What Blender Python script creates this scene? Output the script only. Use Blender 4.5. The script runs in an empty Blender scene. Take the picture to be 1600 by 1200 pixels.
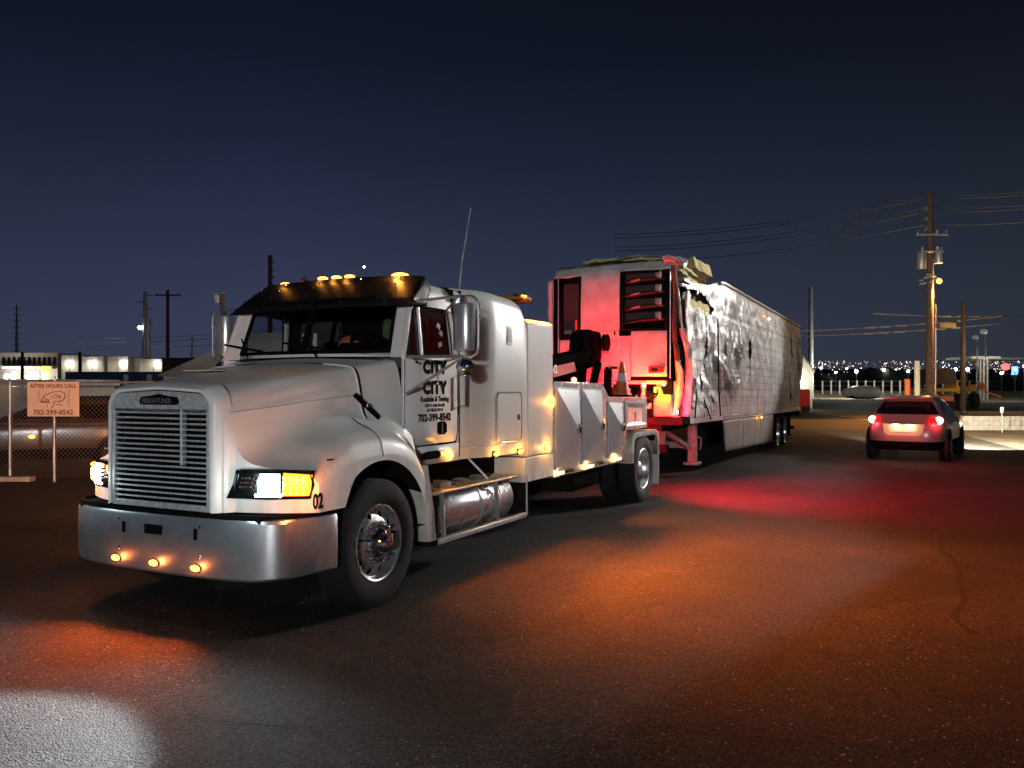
import bpy, math, random
from mathutils import Vector, Matrix, noise
random.seed(7)
R = math.radians
SC = bpy.context.scene
COL = SC.collection
PI = math.pi

# ------------------------------------------------------------------ camera
cam_d = bpy.data.cameras.new('camera')
cam_d.sensor_width = 36.0
cam_d.lens = 29.25
cam_d.clip_end = 9000
cam_d.shift_y = 0.0019
cam = bpy.data.objects.new('camera', cam_d)
cam.location = (0, 0, 1.77)
cam.rotation_euler = (R(90), 0, 0)
COL.objects.link(cam)
SC.camera = cam

# ------------------------------------------------------------------ night sky
world = bpy.data.worlds.new('World'); SC.world = world
world.use_nodes = True
wn = world.node_tree; wn.nodes.clear()
def N(t, typ, **kw):
    n = t.nodes.new(typ)
    for k, v in kw.items(): setattr(n, k, v)
    return n
tc = N(wn, 'ShaderNodeTexCoord')
sx = N(wn, 'ShaderNodeSeparateXYZ'); wn.links.new(tc.outputs['Generated'], sx.inputs[0])
rmp = N(wn, 'ShaderNodeValToRGB'); wn.links.new(sx.outputs['Z'], rmp.inputs[0])
cr = rmp.color_ramp
stops = [(0.0, (.040, .045, .066)), (.07, (.035, .041, .070)), (.16, (.0240, .0300, .053)), (.26, (.0130, .0170, .0335)), (.36, (.0060, .0085, .0175)), (.46, (.0034, .0053, .0098)), (1.0, (.003, .004, .008))]
cr.elements[0].position = 0; cr.elements[0].color = (*stops[0][1], 1)
cr.elements[1].position = 1; cr.elements[1].color = (*stops[-1][1], 1)
for p, c in stops[1:-1]:
    e = cr.elements.new(p); e.color = (*c, 1)
rmp2 = N(wn, 'ShaderNodeValToRGB'); 
mp = N(wn, 'ShaderNodeMapRange'); mp.inputs[1].default_value = -.75; mp.inputs[2].default_value = .6
wn.links.new(sx.outputs['X'], mp.inputs[0]); wn.links.new(mp.outputs[0], rmp2.inputs[0])
c2 = rmp2.color_ramp
c2.elements[0].color = (.85, .87, .95, 1); c2.elements[1].color = (.68, .72, .62, 1)
e = c2.elements.new(.36); e.color = (1.10, 1.14, 1.30, 1)
mx = N(wn, 'ShaderNodeMix', data_type='RGBA', blend_type='MULTIPLY'); mx.inputs[0].default_value = 1
wn.links.new(rmp.outputs[0], mx.inputs[6]); wn.links.new(rmp2.outputs[0], mx.inputs[7])
bg = N(wn, 'ShaderNodeBackground'); wn.links.new(mx.outputs[2], bg.inputs[0]); bg.inputs[1].default_value = 1.0
sky = N(wn, 'ShaderNodeTexSky', sky_type='NISHITA'); sky.sun_disc = False; sky.sun_elevation = R(-9); sky.sun_rotation = R(300)
bg2 = N(wn, 'ShaderNodeBackground'); wn.links.new(sky.outputs[0], bg2.inputs[0]); bg2.inputs[1].default_value = .05
ad = N(wn, 'ShaderNodeAddShader'); wn.links.new(bg.outputs[0], ad.inputs[0]); wn.links.new(bg2.outputs[0], ad.inputs[1])
wo = N(wn, 'ShaderNodeOutputWorld'); wn.links.new(ad.outputs[0], wo.inputs[0])

vs = SC.view_settings
SC.display_settings.display_device = 'sRGB'
vs.view_transform = 'Standard'; vs.look = 'None'; vs.exposure = 0; vs.gamma = 1; vs.use_curve_mapping = False
cy = SC.cycles
cy.use_denoising = True
cy.use_adaptive_sampling = True
cy.max_bounces = 8; cy.transparent_max_bounces = 16
cy.sample_clamp_indirect = 4.0
cy.caustics_reflective = False; cy.caustics_refractive = False
cy.use_light_tree = True

# frames of the two long vehicles
TR_O = (-2.11, 7.21); TR_A = math.atan2(-.892, -.452)
TL_O = (1.865, 15.05); TL_A = math.atan2(-.896, -.444)
def tw(x, y, z=0, O=TR_O, A=TR_A):
    c, s = math.cos(A), math.sin(A)
    return Vector((O[0] + c*x - s*y, O[1] + s*x + c*y, z))
CAMZ = 1.77; FPX = 1300.
def at(u, v, Y):
    "point of the photograph (1600 wide) taken out to distance Y"
    return Vector(((u-800)/FPX*Y, Y, CAMZ - (v-597)/FPX*Y))

def lamp(kind, name, loc, energy, color, radius=.05, target=None, angle=None, blend=.2, parent=None):
    d = bpy.data.lights.new(name, kind)
    d.energy = energy; d.color = color; d.shadow_soft_size = radius
    if kind == 'SPOT':
        d.spot_size = angle; d.spot_blend = blend
    o = bpy.data.objects.new(name, d); COL.objects.link(o)
    o.location = loc
    if target is not None:
        o.rotation_euler = (Vector(target)-Vector(loc)).to_track_quat('-Z', 'Y').to_euler()
    if parent: o.parent = parent
    return o
AMBER = (1, .36, .04); RED = (1, .02, .03)

# area floodlights of the yard (their poles are built further down)
FLOOD = [(18.2, 22.8, 7.3), (19.6, 21.0, 7.6)]; FLOOD2 = (16.6, 22.9, 7.1)
lamp('SPOT', 'floodlight_lamp', FLOOD[1], 6800, (1, .97, .92), .13, (-1.0, 8.6, 6.6), R(44), .25)
lamp('SPOT', 'floodlight_lamp', FLOOD2, 5400, (1, .97, .92), .13, (-1.0, 8.6, 6.4), R(44), .25)
lamp('SPOT', 'floodlight_lamp', FLOOD[0], 5000, (1, .97, .94), .16, (5.6, 19.6, 6.9), R(66), .25)
YARD = (-3.5, -24, 4.1)
lamp('SPOT', 'yard_light_lamp', YARD, 14500, (.95, .97, .98), .5, (0, 12, 1), R(75), .5)

# ------------------------------------------------------------------ materials
MATS = {}
def mat(name, color, rough=.5, metal=0., coat=0., emis=None, estr=0., noise_scale=None, noise_amt=.0, dirt=None, bump=None, trans=0., spec=.5, rough_var=0.):
    m = bpy.data.materials.new(name); m.use_nodes = True
    t = m.node_tree; b = t.nodes['Principled BSDF']
    b.inputs['Base Color'].default_value = (*color, 1)
    b.inputs['Roughness'].default_value = rough
    b.inputs['Metallic'].default_value = metal
    b.inputs['Coat Weight'].default_value = coat
    b.inputs['Coat Roughness'].default_value = .2
    b.inputs['Specular IOR Level'].default_value = spec
    if emis:
        b.inputs['Emission Color'].default_value = (*emis, 1); b.inputs['Emission Strength'].default_value = estr
    co = N(t, 'ShaderNodeTexCoord')
    if noise_scale:
        n = N(t, 'ShaderNodeTexNoise'); n.inputs['Scale'].default_value = noise_scale; n.inputs['Detail'].default_value = 8
        n.inputs['Roughness'].default_value = .62
        t.links.new(co.outputs['Object'], n.inputs['Vector'])
        r = N(t, 'ShaderNodeValToRGB'); t.links.new(n.outputs['Fac'], r.inputs[0])
        r.color_ramp.elements[0].position = .36; r.color_ramp.elements[1].position = .66
        d = dirt or tuple(c*(1-noise_amt) for c in color)
        r.color_ramp.elements[0].color = (*d, 1); r.color_ramp.elements[1].color = (*color, 1)
        t.links.new(r.outputs[0], b.inputs['Base Color'])
        if rough_var:
            mr = N(t, 'ShaderNodeMapRange'); mr.inputs[3].default_value = rough+rough_var; mr.inputs[4].default_value = rough-rough_var*.4
            t.links.new(n.outputs['Fac'], mr.inputs[0]); t.links.new(mr.outputs[0], b.inputs['Roughness'])
    if bump:
        bs, st, dist = bump
        n2 = N(t, 'ShaderNodeTexNoise'); n2.inputs['Scale'].default_value = bs; n2.inputs['Detail'].default_value = 5
        t.links.new(co.outputs['Object'], n2.inputs['Vector'])
        bp = N(t, 'ShaderNodeBump'); bp.inputs['Strength'].default_value = st; bp.inputs['Distance'].default_value = dist
        t.links.new(n2.outputs['Fac'], bp.inputs['Height']); t.links.new(bp.outputs[0], b.inputs['Normal'])
    MATS[name] = m
    return m
WHITE = mat('white_paint', (.80, .79, .76), .40, coat=.16, noise_scale=1.7, noise_amt=.07, rough_var=.12, bump=(2.2, .04, .01))
WHITE2 = mat('worn_white_paint', (.66, .65, .60), .38, coat=.2, noise_scale=3.5, noise_amt=.3, dirt=(.42, .39, .34), rough_var=.15)
def grime(m):
    "road grime that thickens towards the wheels, laid over the paint"
    t = m.node_tree; b = t.nodes['Principled BSDF']; src = b.inputs['Base Color'].links[0].from_socket
    co = N(t, 'ShaderNodeTexCoord'); sp = N(t, 'ShaderNodeSeparateXYZ'); t.links.new(co.outputs['Object'], sp.inputs[0])
    mr = N(t, 'ShaderNodeMapRange'); mr.inputs[1].default_value = 1.45; mr.inputs[2].default_value = .55; mr.inputs[3].default_value = 0; mr.inputs[4].default_value = .8
    t.links.new(sp.outputs['Z'], mr.inputs[0])
    n = N(t, 'ShaderNodeTexNoise'); n.inputs['Scale'].default_value = 4.5; n.inputs['Detail'].default_value = 9; n.inputs['Roughness'].default_value = .7
    mp_ = N(t, 'ShaderNodeMapping'); mp_.inputs['Scale'].default_value = (1, 1, .35); t.links.new(co.outputs['Object'], mp_.inputs[0]); t.links.new(mp_.outputs[0], n.inputs['Vector'])
    r = N(t, 'ShaderNodeValToRGB'); r.color_ramp.elements[0].position = .42; r.color_ramp.elements[1].position = .70; t.links.new(n.outputs['Fac'], r.inputs[0])
    mu = N(t, 'ShaderNodeMath', operation='MULTIPLY'); t.links.new(mr.outputs[0], mu.inputs[0]); t.links.new(r.outputs[0], mu.inputs[1])
    mx_ = N(t, 'ShaderNodeMix', data_type='RGBA'); t.links.new(mu.outputs[0], mx_.inputs[0]); t.links.new(src, mx_.inputs[6]); mx_.inputs[7].default_value = (.34, .29, .24, 1)
    t.links.new(mx_.outputs[2], b.inputs['Base Color'])
grime(WHITE); grime(WHITE2)
CHROME = mat('chrome', (.82, .83, .85), .07, 1.)
ALU = mat('polished_aluminium', (.74, .75, .76), .25, .85, noise_scale=5, noise_amt=.08, rough_var=.06)
STEELP = mat('polished_bumper_steel', (.62, .64, .66), .30, .82, noise_scale=7, noise_amt=.25, rough_var=.16, bump=(26, .05, .004))
PANEL = mat('bright_toolbox_panel', (.80, .81, .83), .24, .6)
GRILLE = mat('dusty_grille_aluminium', (.70, .72, .74), .42, .35, noise_scale=22, noise_amt=.4, rough_var=.1)
BLACK = mat('black_plastic', (.008, .008, .009), .7, spec=.0, noise_scale=14, noise_amt=.3)
VISM = mat('black_visor_paint', (.010, .010, .012), .4, coat=.05, spec=.3, noise_scale=6, noise_amt=.3, rough_var=.1)
DARK = mat('dark_chassis_steel', (.016, .015, .014), .85, spec=.0, noise_scale=10, noise_amt=.5)
RUB = mat('tyre_rubber', (.013, .013, .014), .78, spec=.25, noise_scale=9, noise_amt=.35, dirt=(.02, .019, .018), bump=(60, .25, .004))
GRAYM = mat('grey_interior', (.06, .06, .058), .8, noise_scale=8, noise_amt=.3)
INK = mat('black_lettering', (.008, .008, .008), .9, spec=.08)
WINK = mat('white_lettering', (.75, .75, .72), .5)
AMB = mat('lit_amber_lens', (.9, .35, .03), .25, emis=(1, .42, .07), estr=5)
AMBS = mat('lit_amber_lens_soft', (.9, .35, .03), .25, emis=(1, .30, .02), estr=2.6)
YLW = mat('lit_yellow_side_lamp', (.9, .6, .2), .25, emis=(1, .78, .3), estr=4)
HLW = mat('lit_headlamp', (.9, .95, 1), .2, emis=(.85, .97, 1), estr=45)
HLD = mat('headlamp_reflector', (.35, .40, .42), .15, 1., noise_scale=30, noise_amt=.5)
REDL = mat('lit_red_lens', (.7, .03, .03), .25, emis=(1, .10, .07), estr=14)
REDC = mat('red_lens', (.45, .012, .012), .18, emis=(1, .02, .02), estr=.35)
REDP = mat('red_paint', (.45, .02, .018), .35, noise_scale=8, noise_amt=.3)
ORANGE = mat('orange_cone_plastic', (.85, .17, .03), .5, noise_scale=14, noise_amt=.45)
ORG2 = mat('orange_cloth', (.75, .20, .07), .8, noise_scale=10, noise_amt=.3)
GREENC = mat('green_seat_cloth', (.16, .22, .10), .85, noise_scale=12, noise_amt=.3)
WOOD = mat('creosoted_pole_wood', (.10, .065, .045), .85, noise_scale=6, noise_amt=.5)
CONC = mat('concrete', (.42, .40, .36), .85, noise_scale=3, noise_amt=.3)
MSHELL = mat('mirror_shell', (.74, .75, .76), .26, .75, noise_scale=12, noise_amt=.2)
GALV = mat('galvanised_steel', (.42, .43, .44), .45, .6, noise_scale=9, noise_amt=.25)
WIRE = mat('fence_wire', (.20, .16, .14), .7, .2)
CABLE = mat('overhead_cable', (.09, .09, .09), .6)
FOAM = mat('yellow_insulation_foam', (.66, .56, .28), .95, noise_scale=9, noise_amt=.5, dirt=(.40, .32, .15), bump=(30, .9, .02))
BROWN = mat('torn_lining', (.14, .08, .05), .85, noise_scale=6, noise_amt=.5, bump=(12, .6, .02))
HWHITE = mat('reefer_shell_white', (.72, .71, .69), .6, spec=.3, noise_scale=3.2, noise_amt=.25, dirt=(.50, .46, .42), bump=(3, .15, .02))
CARRED = mat('car_red_paint', (.42, .025, .03), .28, coat=.6, noise_scale=3, noise_amt=.2)
CARDK = mat('dark_car_paint', (.055, .042, .036), .25, coat=.6)
TYEL = mat('yellow_machine_paint', (.62, .34, .05), .5, noise_scale=4, noise_amt=.4)
BUILDM = mat('pale_stucco', (.55, .52, .44), .9, noise_scale=2, noise_amt=.12)
BUILD2 = mat('darker_stucco', (.30, .28, .25), .9, noise_scale=2, noise_amt=.15)
SHEDM = mat('pale_metal_cladding', (.50, .49, .43), .55, noise_scale=.8, noise_amt=.15)
BLUE = mat('blue_container_paint', (.02, .035, .10), .55, noise_scale=4, noise_amt=.3)
SOLAR = mat('solar_panel', (.02, .03, .06), .12, .3)
SODIUM = mat('lit_sodium_lamp', (1, .6, .2), .3, emis=(1, .42, .07), estr=3.2)
LAMPW = mat('lit_white_lamp', (1, 1, 1), .3, emis=(1, .98, .92), estr=45)
LAMPB = mat('lit_bluish_lamp', (1, 1, 1), .3, emis=(.72, .84, 1), estr=30)
SIGNY = mat('lit_yellow_sign', (.9, .7, .1), .4, emis=(1, .72, .06), estr=2.2)
LITWALL = mat('lit_shop_window', (.9, .85, .7), .5, emis=(1, .86, .6), estr=1.6)
SIGNM = mat('sign_board_face', (.72, .58, .46), .6, noise_scale=2.5, noise_amt=.15)

def glass_mat(name, tint, alpha_mix, rough=.02):
    m = bpy.data.materials.new(name); m.use_nodes = True; t = m.node_tree; t.nodes.clear()
    tr = N(t, 'ShaderNodeBsdfTransparent'); tr.inputs[0].default_value = (*tint, 1)
    gl = N(t, 'ShaderNodeBsdfGlossy'); gl.inputs['Roughness'].default_value = rough; gl.inputs[0].default_value = (1, 1, 1, 1)
    lw = N(t, 'ShaderNodeLayerWeight'); lw.inputs[0].default_value = .5
    pw = N(t, 'ShaderNodeMath', operation='POWER'); pw.inputs[1].default_value = 4; t.links.new(lw.outputs['Facing'], pw.inputs[0])
    fr = N(t, 'ShaderNodeMath', operation='MULTIPLY_ADD'); fr.inputs[1].default_value = .9; fr.inputs[2].default_value = .045; t.links.new(pw.outputs[0], fr.inputs[0])
    mxx = N(t, 'ShaderNodeMixShader'); o = N(t, 'ShaderNodeOutputMaterial')
    t.links.new(fr.outputs[0], mxx.inputs[0]); t.links.new(tr.outputs[0], mxx.inputs[1]); t.links.new(gl.outputs[0], mxx.inputs[2]); t.links.new(mxx.outputs[0], o.inputs[0])
    return m
GLASS = glass_mat('cab_glass', (.72, .75, .76), 1.45)
LENS = glass_mat('clear_lens', (.93, .96, .97), 1.45)
DGLASS = mat('privacy_glass', (.008, .008, .009), .06, coat=.5)

# asphalt, sand
def ground_mat(name, c0, c1, patch0, patch1, speck, bumpd, rough=.85, crack=False):
    m = bpy.data.materials.new(name); m.use_nodes = True; t = m.node_tree; b = t.nodes['Principled BSDF']
    co = N(t, 'ShaderNodeTexCoord')
    v1 = N(t, 'ShaderNodeTexVoronoi'); v1.inputs['Scale'].default_value = speck; t.links.new(co.outputs['Object'], v1.inputs['Vector'])
    sepc = N(t, 'ShaderNodeSeparateColor'); t.links.new(v1.outputs['Color'], sepc.inputs[0])
    r1 = N(t, 'ShaderNodeValToRGB'); t.links.new(sepc.outputs[0], r1.inputs[0])
    r1.color_ramp.elements[0].color = (*c0, 1); r1.color_ramp.elements[1].color = (*c1, 1)
    r1.color_ramp.elements[0].position = .35
    n1 = N(t, 'ShaderNodeTexNoise'); n1.inputs['Scale'].default_value = .35; n1.inputs['Detail'].default_value = 8; n1.inputs['Roughness'].default_value = .65
    t.links.new(co.outputs['Object'], n1.inputs['Vector'])
    r2 = N(t, 'ShaderNodeValToRGB'); t.links.new(n1.outputs['Fac'], r2.inputs[0])
    r2.color_ramp.elements[0].position = .35; r2.color_ramp.elements[1].position = .65
    r2.color_ramp.elements[0].color = (*patch0, 1); r2.color_ramp.elements[1].color = (*patch1, 1)
    mm = N(t, 'ShaderNodeMix', data_type='RGBA', blend_type='MULTIPLY'); mm.inputs[0].default_value = 1
    t.links.new(r1.outputs[0], mm.inputs[6]); t.links.new(r2.outputs[0], mm.inputs[7])
    last = mm.outputs[2]
    n2 = N(t, 'ShaderNodeTexNoise'); n2.inputs['Scale'].default_value = 55; n2.inputs['Detail'].default_value = 4
    t.links.new(co.outputs['Object'], n2.inputs['Vector'])
    ms = N(t, 'ShaderNodeMath', operation='MULTIPLY_ADD'); t.links.new(v1.outputs['Distance'], ms.inputs[0]); ms.inputs[1].default_value = -1.1
    t.links.new(n2.outputs['Fac'], ms.inputs[2])
    hgt = ms.outputs[0]
    if crack:
        nd = N(t, 'ShaderNodeTexNoise'); nd.inputs['Scale'].default_value = 1.3; nd.inputs['Detail'].default_value = 6
        t.links.new(co.outputs['Object'], nd.inputs['Vector'])
        vm = N(t, 'ShaderNodeVectorMath', operation='MULTIPLY_ADD'); t.links.new(nd.outputs['Color'], vm.inputs[0]); vm.inputs[1].default_value = (1.3, 1.3, 1.3)
        t.links.new(co.outputs['Object'], vm.inputs[2])
        vc = N(t, 'ShaderNodeTexVoronoi', feature='DISTANCE_TO_EDGE'); vc.inputs['Scale'].default_value = .85
        t.links.new(vm.outputs[0], vc.inputs['Vector'])
        rc = N(t, 'ShaderNodeMapRange'); rc.inputs[1].default_value = 0; rc.inputs[2].default_value = .014; rc.inputs[3].default_value = .35; rc.inputs[4].default_value = 1
        t.links.new(vc.outputs['Distance'], rc.inputs[0])
        m3 = N(t, 'ShaderNodeMix', data_type='RGBA', blend_type='MULTIPLY'); m3.inputs[0].default_value = .8
        t.links.new(last, m3.inputs[6]); t.links.new(rc.outputs[0], m3.inputs[7]); last = m3.outputs[2]
    t.links.new(last, b.inputs['Base Color'])
    bp = N(t, 'ShaderNodeBump'); bp.inputs['Strength'].default_value = 1; bp.inputs['Distance'].default_value = bumpd
    t.links.new(hgt, bp.inputs['Height']); t.links.new(bp.outputs[0], b.inputs['Normal'])
    b.inputs['Roughness'].default_value = rough; b.inputs['Specular IOR Level'].default_value = .35
    return m
ASPH = ground_mat('asphalt', (.018, .018, .019), (.085, .083, .080), (.42, .41, .40), (1.2, 1.17, 1.12), 85, .007, .80, True)
SAND = ground_mat('sandy_dirt', (.24, .20, .14), (.36, .31, .22), (.6, .6, .6), (1.1, 1.1, 1.1), 40, .02, .95)
DESERT = ground_mat('far_desert_ground', (.07, .06, .05), (.12, .11, .09), (.5, .5, .5), (1, 1, 1), 2, .02, .95)

# ------------------------------------------------------------------ mesh helpers
class MB:
    def __init__(s): s.v = []; s.f = []
    def add(s, vs, fs):
        o = len(s.v); s.v += [tuple(p) for p in vs]; s.f += [tuple(i+o for i in f) for f in fs]; return s
    def box(s, x0, x1, y0, y1, z0, z1):
        v = [(x, y, z) for z in (z0, z1) for y in (y0, y1) for x in (x0, x1)]
        return s.add(v, [(0, 2, 3, 1), (4, 5, 7, 6), (0, 1, 5, 4), (2, 6, 7, 3), (0, 4, 6, 2), (1, 3, 7, 5)])
    def hexa(s, bot, top):
        return s.add(list(bot)+list(top), [(3, 2, 1, 0), (4, 5, 6, 7), (0, 1, 5, 4), (1, 2, 6, 5), (2, 3, 7, 6), (3, 0, 4, 7)])
    def cyl(s, p0, p1, r0, r1=None, n=12, caps=True):
        r1 = r0 if r1 is None else r1
        p0 = Vector(p0); p1 = Vector(p1); d = (p1-p0).normalized()
        a = d.orthogonal().normalized(); b = d.cross(a)
        v = []
        for p, r in ((p0, r0), (p1, r1)):
            for i in range(n):
                t = 2*PI*i/n; v.append(p + (a*math.cos(t)+b*math.sin(t))*r)
        f = [(i, (i+1) % n, n+(i+1) % n, n+i) for i in range(n)]
        if caps: f += [tuple(range(n-1, -1, -1)), tuple(range(n, 2*n))]
        return s.add(v, f)
    def bar(s, p0, p1, w, h=None, up=(0, 0, 1)):
        h = w if h is None else h
        p0 = Vector(p0); p1 = Vector(p1); d = (p1-p0).normalized(); up = Vector(up)
        if abs(d.dot(up)) > .98: up = Vector((1, 0, 0))
        a = d.cross(up).normalized()*w/2; b = a.cross(d).normalized()*h/2
        q = lambda p: [p-a-b, p+a-b, p+a+b, p-a+b]
        return s.add(q(p0)+q(p1), [(3, 2, 1, 0), (4, 5, 6, 7), (0, 1, 5, 4), (1, 2, 6, 5), (2, 3, 7, 6), (3, 0, 4, 7)])
    def tube(s, pts, r, n=8, closed=False):
        pts = [Vector(p) for p in pts]; m = len(pts); v = []; prev = None
        for i, p in enumerate(pts):
            if closed: d = pts[(i+1) % m]-pts[i-1]
            else: d = pts[min(i+1, m-1)]-pts[max(i-1, 0)]
            d.normalize()
            if prev is None: a = d.orthogonal().normalized()
            else: a = (prev - d*prev.dot(d)).normalized()
            prev = a; b = d.cross(a)
            for k in range(n):
                t = 2*PI*k/n; v.append(p+(a*math.cos(t)+b*math.sin(t))*r)
        f = []
        for i in range(m if closed else m-1):
            j = (i+1) % m
            for k in range(n): f.append((i*n+k, i*n+(k+1) % n, j*n+(k+1) % n, j*n+k))
        if not closed: f += [tuple(range(n-1, -1, -1)), tuple((m-1)*n+k for k in range(n))]
        return s.add(v, f)
    def lathe(s, prof, c=(0, 0, 0), axis='y', n=40, cap=False):
        "prof: (r, h) list; h runs along the axis"
        v = []
        for r, h in prof:
            for k in range(n):
                t = 2*PI*k/n; a, b = r*math.cos(t), r*math.sin(t)
                if axis == 'y': p = (c[0]+a, c[1]+h, c[2]+b)
                elif axis == 'x': p = (c[0]+h, c[1]+a, c[2]+b)
                else: p = (c[0]+a, c[1]+b, c[2]+h)
                v.append(p)
        f = []
        for i in range(len(prof)-1):
            for k in range(n): f.append((i*n+k, i*n+(k+1) % n, (i+1)*n+(k+1) % n, (i+1)*n+k))
        if cap: f += [tuple(range(n)), tuple((len(prof)-1)*n+k for k in range(n))]
        return s.add(v, f)
    def prism(s, poly, axis, a0, a1):
        "poly in the two other axes (x,z for axis y; y,z for x; x,y for z)"
        def P(u, w, a):
            return {'y': (u, a, w), 'x': (a, u, w), 'z': (u, w, a)}[axis]
        n = len(poly)
        v = [P(u, w, a0) for u, w in poly]+[P(u, w, a1) for u, w in poly]
        return s.add(v, [tuple(range(n-1, -1, -1)), tuple(range(n, 2*n))]+[(i, (i+1) % n, n+(i+1) % n, n+i) for i in range(n)])
    def grid(s, fn, nu, nv, skip=None):
        v = [fn(i/nu, j/nv) for j in range(nv+1) for i in range(nu+1)]
        f = []
        for j in range(nv):
            for i in range(nu):
                if skip and skip((i+.5)/nu, (j+.5)/nv): continue
                a = j*(nu+1)+i; f.append((a, a+1, a+nu+2, a+nu+1))
        return s.add(v, f)
    def ball(s, c, r, nu=12, nv=8, sq=(1, 1, 1)):
        v = []; f = []
        for j in range(nv+1):
            ph = PI*j/nv
            for i in range(nu):
                t = 2*PI*i/nu
                v.append((c[0]+r*sq[0]*math.sin(ph)*math.cos(t), c[1]+r*sq[1]*math.sin(ph)*math.sin(t), c[2]+r*sq[2]*math.cos(ph)))
        for j in range(nv):
            for i in range(nu): f.append((j*nu+i, (j+1)*nu+i, (j+1)*nu+(i+1) % nu, j*nu+(i+1) % nu))
        return s.add(v, f)
    def build(s, name, m, parent=None, bevel=0, solid=0, ang=32, fix=True, offset=-1):
        me = bpy.data.meshes.new(name); me.from_pydata(s.v, [], s.f)
        if fix:
            import bmesh
            bm = bmesh.new(); bm.from_mesh(me)
            bmesh.ops.remove_doubles(bm, verts=bm.verts, dist=1e-5)
            bmesh.ops.recalc_face_normals(bm, faces=bm.faces)
            bm.to_mesh(me); bm.free()
        me.validate(); me.update()
        me.polygons.foreach_set('use_smooth', [True]*len(me.polygons))
        me.set_sharp_from_angle(angle=R(ang))
        me.materials.append(m)
        o = bpy.data.objects.new(name, me); COL.objects.link(o)
        if parent: o.parent = parent
        if solid:
            md = o.modifiers.new('thickness', 'SOLIDIFY'); md.thickness = solid; md.offset = offset
        if bevel:
            md = o.modifiers.new('edge', 'BEVEL'); md.width = bevel; md.segments = 2; md.limit_method = 'ANGLE'; md.angle_limit = R(35); md.harden_normals = False
        return o
def empty(name, loc, rz=0, rot=None):
    o = bpy.data.objects.new(name, None); COL.objects.link(o); o.location = loc
    o.rotation_euler = rot or (0, 0, rz); o.empty_display_size = .3
    return o
def tag(o, label=None, cat=None, group=None, kind=None):
    if label: o['label'] = label
    if cat: o['category'] = cat
    if group: o['group'] = group
    if kind: o['kind'] = kind
    return o
def inst(o, parent=None, loc=None, rot=None):
    c = o.copy(); COL.objects.link(c)
    if parent: c.parent = parent
    if loc is not None: c.location = loc
    if rot is not None: c.rotation_euler = rot
    return c
def copy_tree(o, parent=None):
    c = o.copy(); COL.objects.link(c); c.parent = parent
    for ch in list(o.children): copy_tree(ch, c)
    return c
def text(body, loc, size, xdir, ydir, m, parent, name='lettering', sx=.7, bold=.0, shear=0., align='LEFT', spacing=1., extr=.0008):
    cu = bpy.data.curves.new(name, 'FONT'); cu.body = body; cu.size = size
    cu.shear = shear; cu.align_x = align; cu.space_character = spacing; cu.resolution_u = 3
    tmp = bpy.data.objects.new(name, cu); COL.objects.link(tmp)
    dg = bpy.context.evaluated_depsgraph_get(); dg.update()
    me0 = bpy.data.meshes.new_from_object(tmp.evaluated_get(dg)); bpy.data.objects.remove(tmp)
    vs_ = [tuple(v.co) for v in me0.vertices]; fs_ = [tuple(p.vertices) for p in me0.polygons]
    mb = MB(); k = 0
    offs = [(0, 0)] if not bold else [(0, 0), (1, 0), (-1, 0), (0, 1), (0, -1), (.7, .7), (-.7, .7), (.7, -.7), (-.7, -.7)]
    for dx, dy in offs:     # heavier weight: shifted copies, each a hair above the last
        mb.add([(x+dx*bold/sx, y+dy*bold, .00012*k) for x, y, z in vs_], fs_); k += 1
    me = bpy.data.meshes.new(name); me.from_pydata(mb.v, [], mb.f); me.materials.append(m)
    o = bpy.data.objects.new(name, me); COL.objects.link(o)
    X = Vector(xdir).normalized(); Y = Vector(ydir).normalized(); Z = X.cross(Y)
    M = Matrix((X*sx, Y, Z)).transposed().to_4x4(); M.translation = Vector(loc)
    if parent: o.parent = parent
    o.matrix_local = M
    return o
def lerp(a, b, t): return a+(b-a)*t
def interp(tab, x):
    if x <= tab[0][0]: return tab[0][1]
    if x >= tab[-1][0]: return tab[-1][1]
    for (x0, y0), (x1, y1) in zip(tab, tab[1:]):
        if x0 <= x <= x1:
            t = (x-x0)/(x1-x0); t = t*t*(3-2*t) if False else t
            return lerp(y0, y1, t)
def catmull(pts, n):
    "n samples per span through pts"
    out = []; m = len(pts)
    for i in range(m-1):
        p0 = pts[max(i-1, 0)]; p1 = pts[i]; p2 = pts[i+1]; p3 = pts[min(i+2, m-1)]
        for k in range(n):
            t = k/n
            out.append(tuple(.5*((2*b)+(-a+c)*t+(2*a-5*b+4*c-d)*t*t+(-a+3*b-3*c+d)*t**3) for a, b, c, d in zip(p0, p1, p2, p3)))
    out.append(tuple(pts[-1])); return out

# ================================================================== THE SETTING
def strip(name, pts, m, z0=0, kind='structure'):
    return tag(MB().add([(x, y, z0) for x, y in pts], [tuple(range(len(pts)))]).build(name, m), kind=kind)
gr = MB().grid(lambda u, v: ((u-.5)*9000, -300+v*v*9000, -.012), 20, 30).build('ground', DESERT); tag(gr, kind='structure')
strip('asphalt_road', [(-60, -60), (80, -60), (80, 84), (-60, 84)], ASPH)
strip('dirt_lot', [(13.6, 21.5), (17, 23.4), (70, 25), (70, 58), (20, 58), (17.2, 33)], SAND, .006)
strip('pale_road', [(25, 86), (75, 86), (130, 150), (40, 150)], SAND, .004)
# low hills that carry the city lights
def hill(u, v):
    x = -2600+u*6500; y = 900+v*3200
    z = 2+v*82+noise.noise(Vector((x*.0012, y*.0012, 3)))*14*v + noise.noise(Vector((x*.006, y*.004, 1)))*4
    return (x, y, z)
tag(MB().grid(hill, 70, 20).build('far_hills', DESERT), kind='structure')

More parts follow.
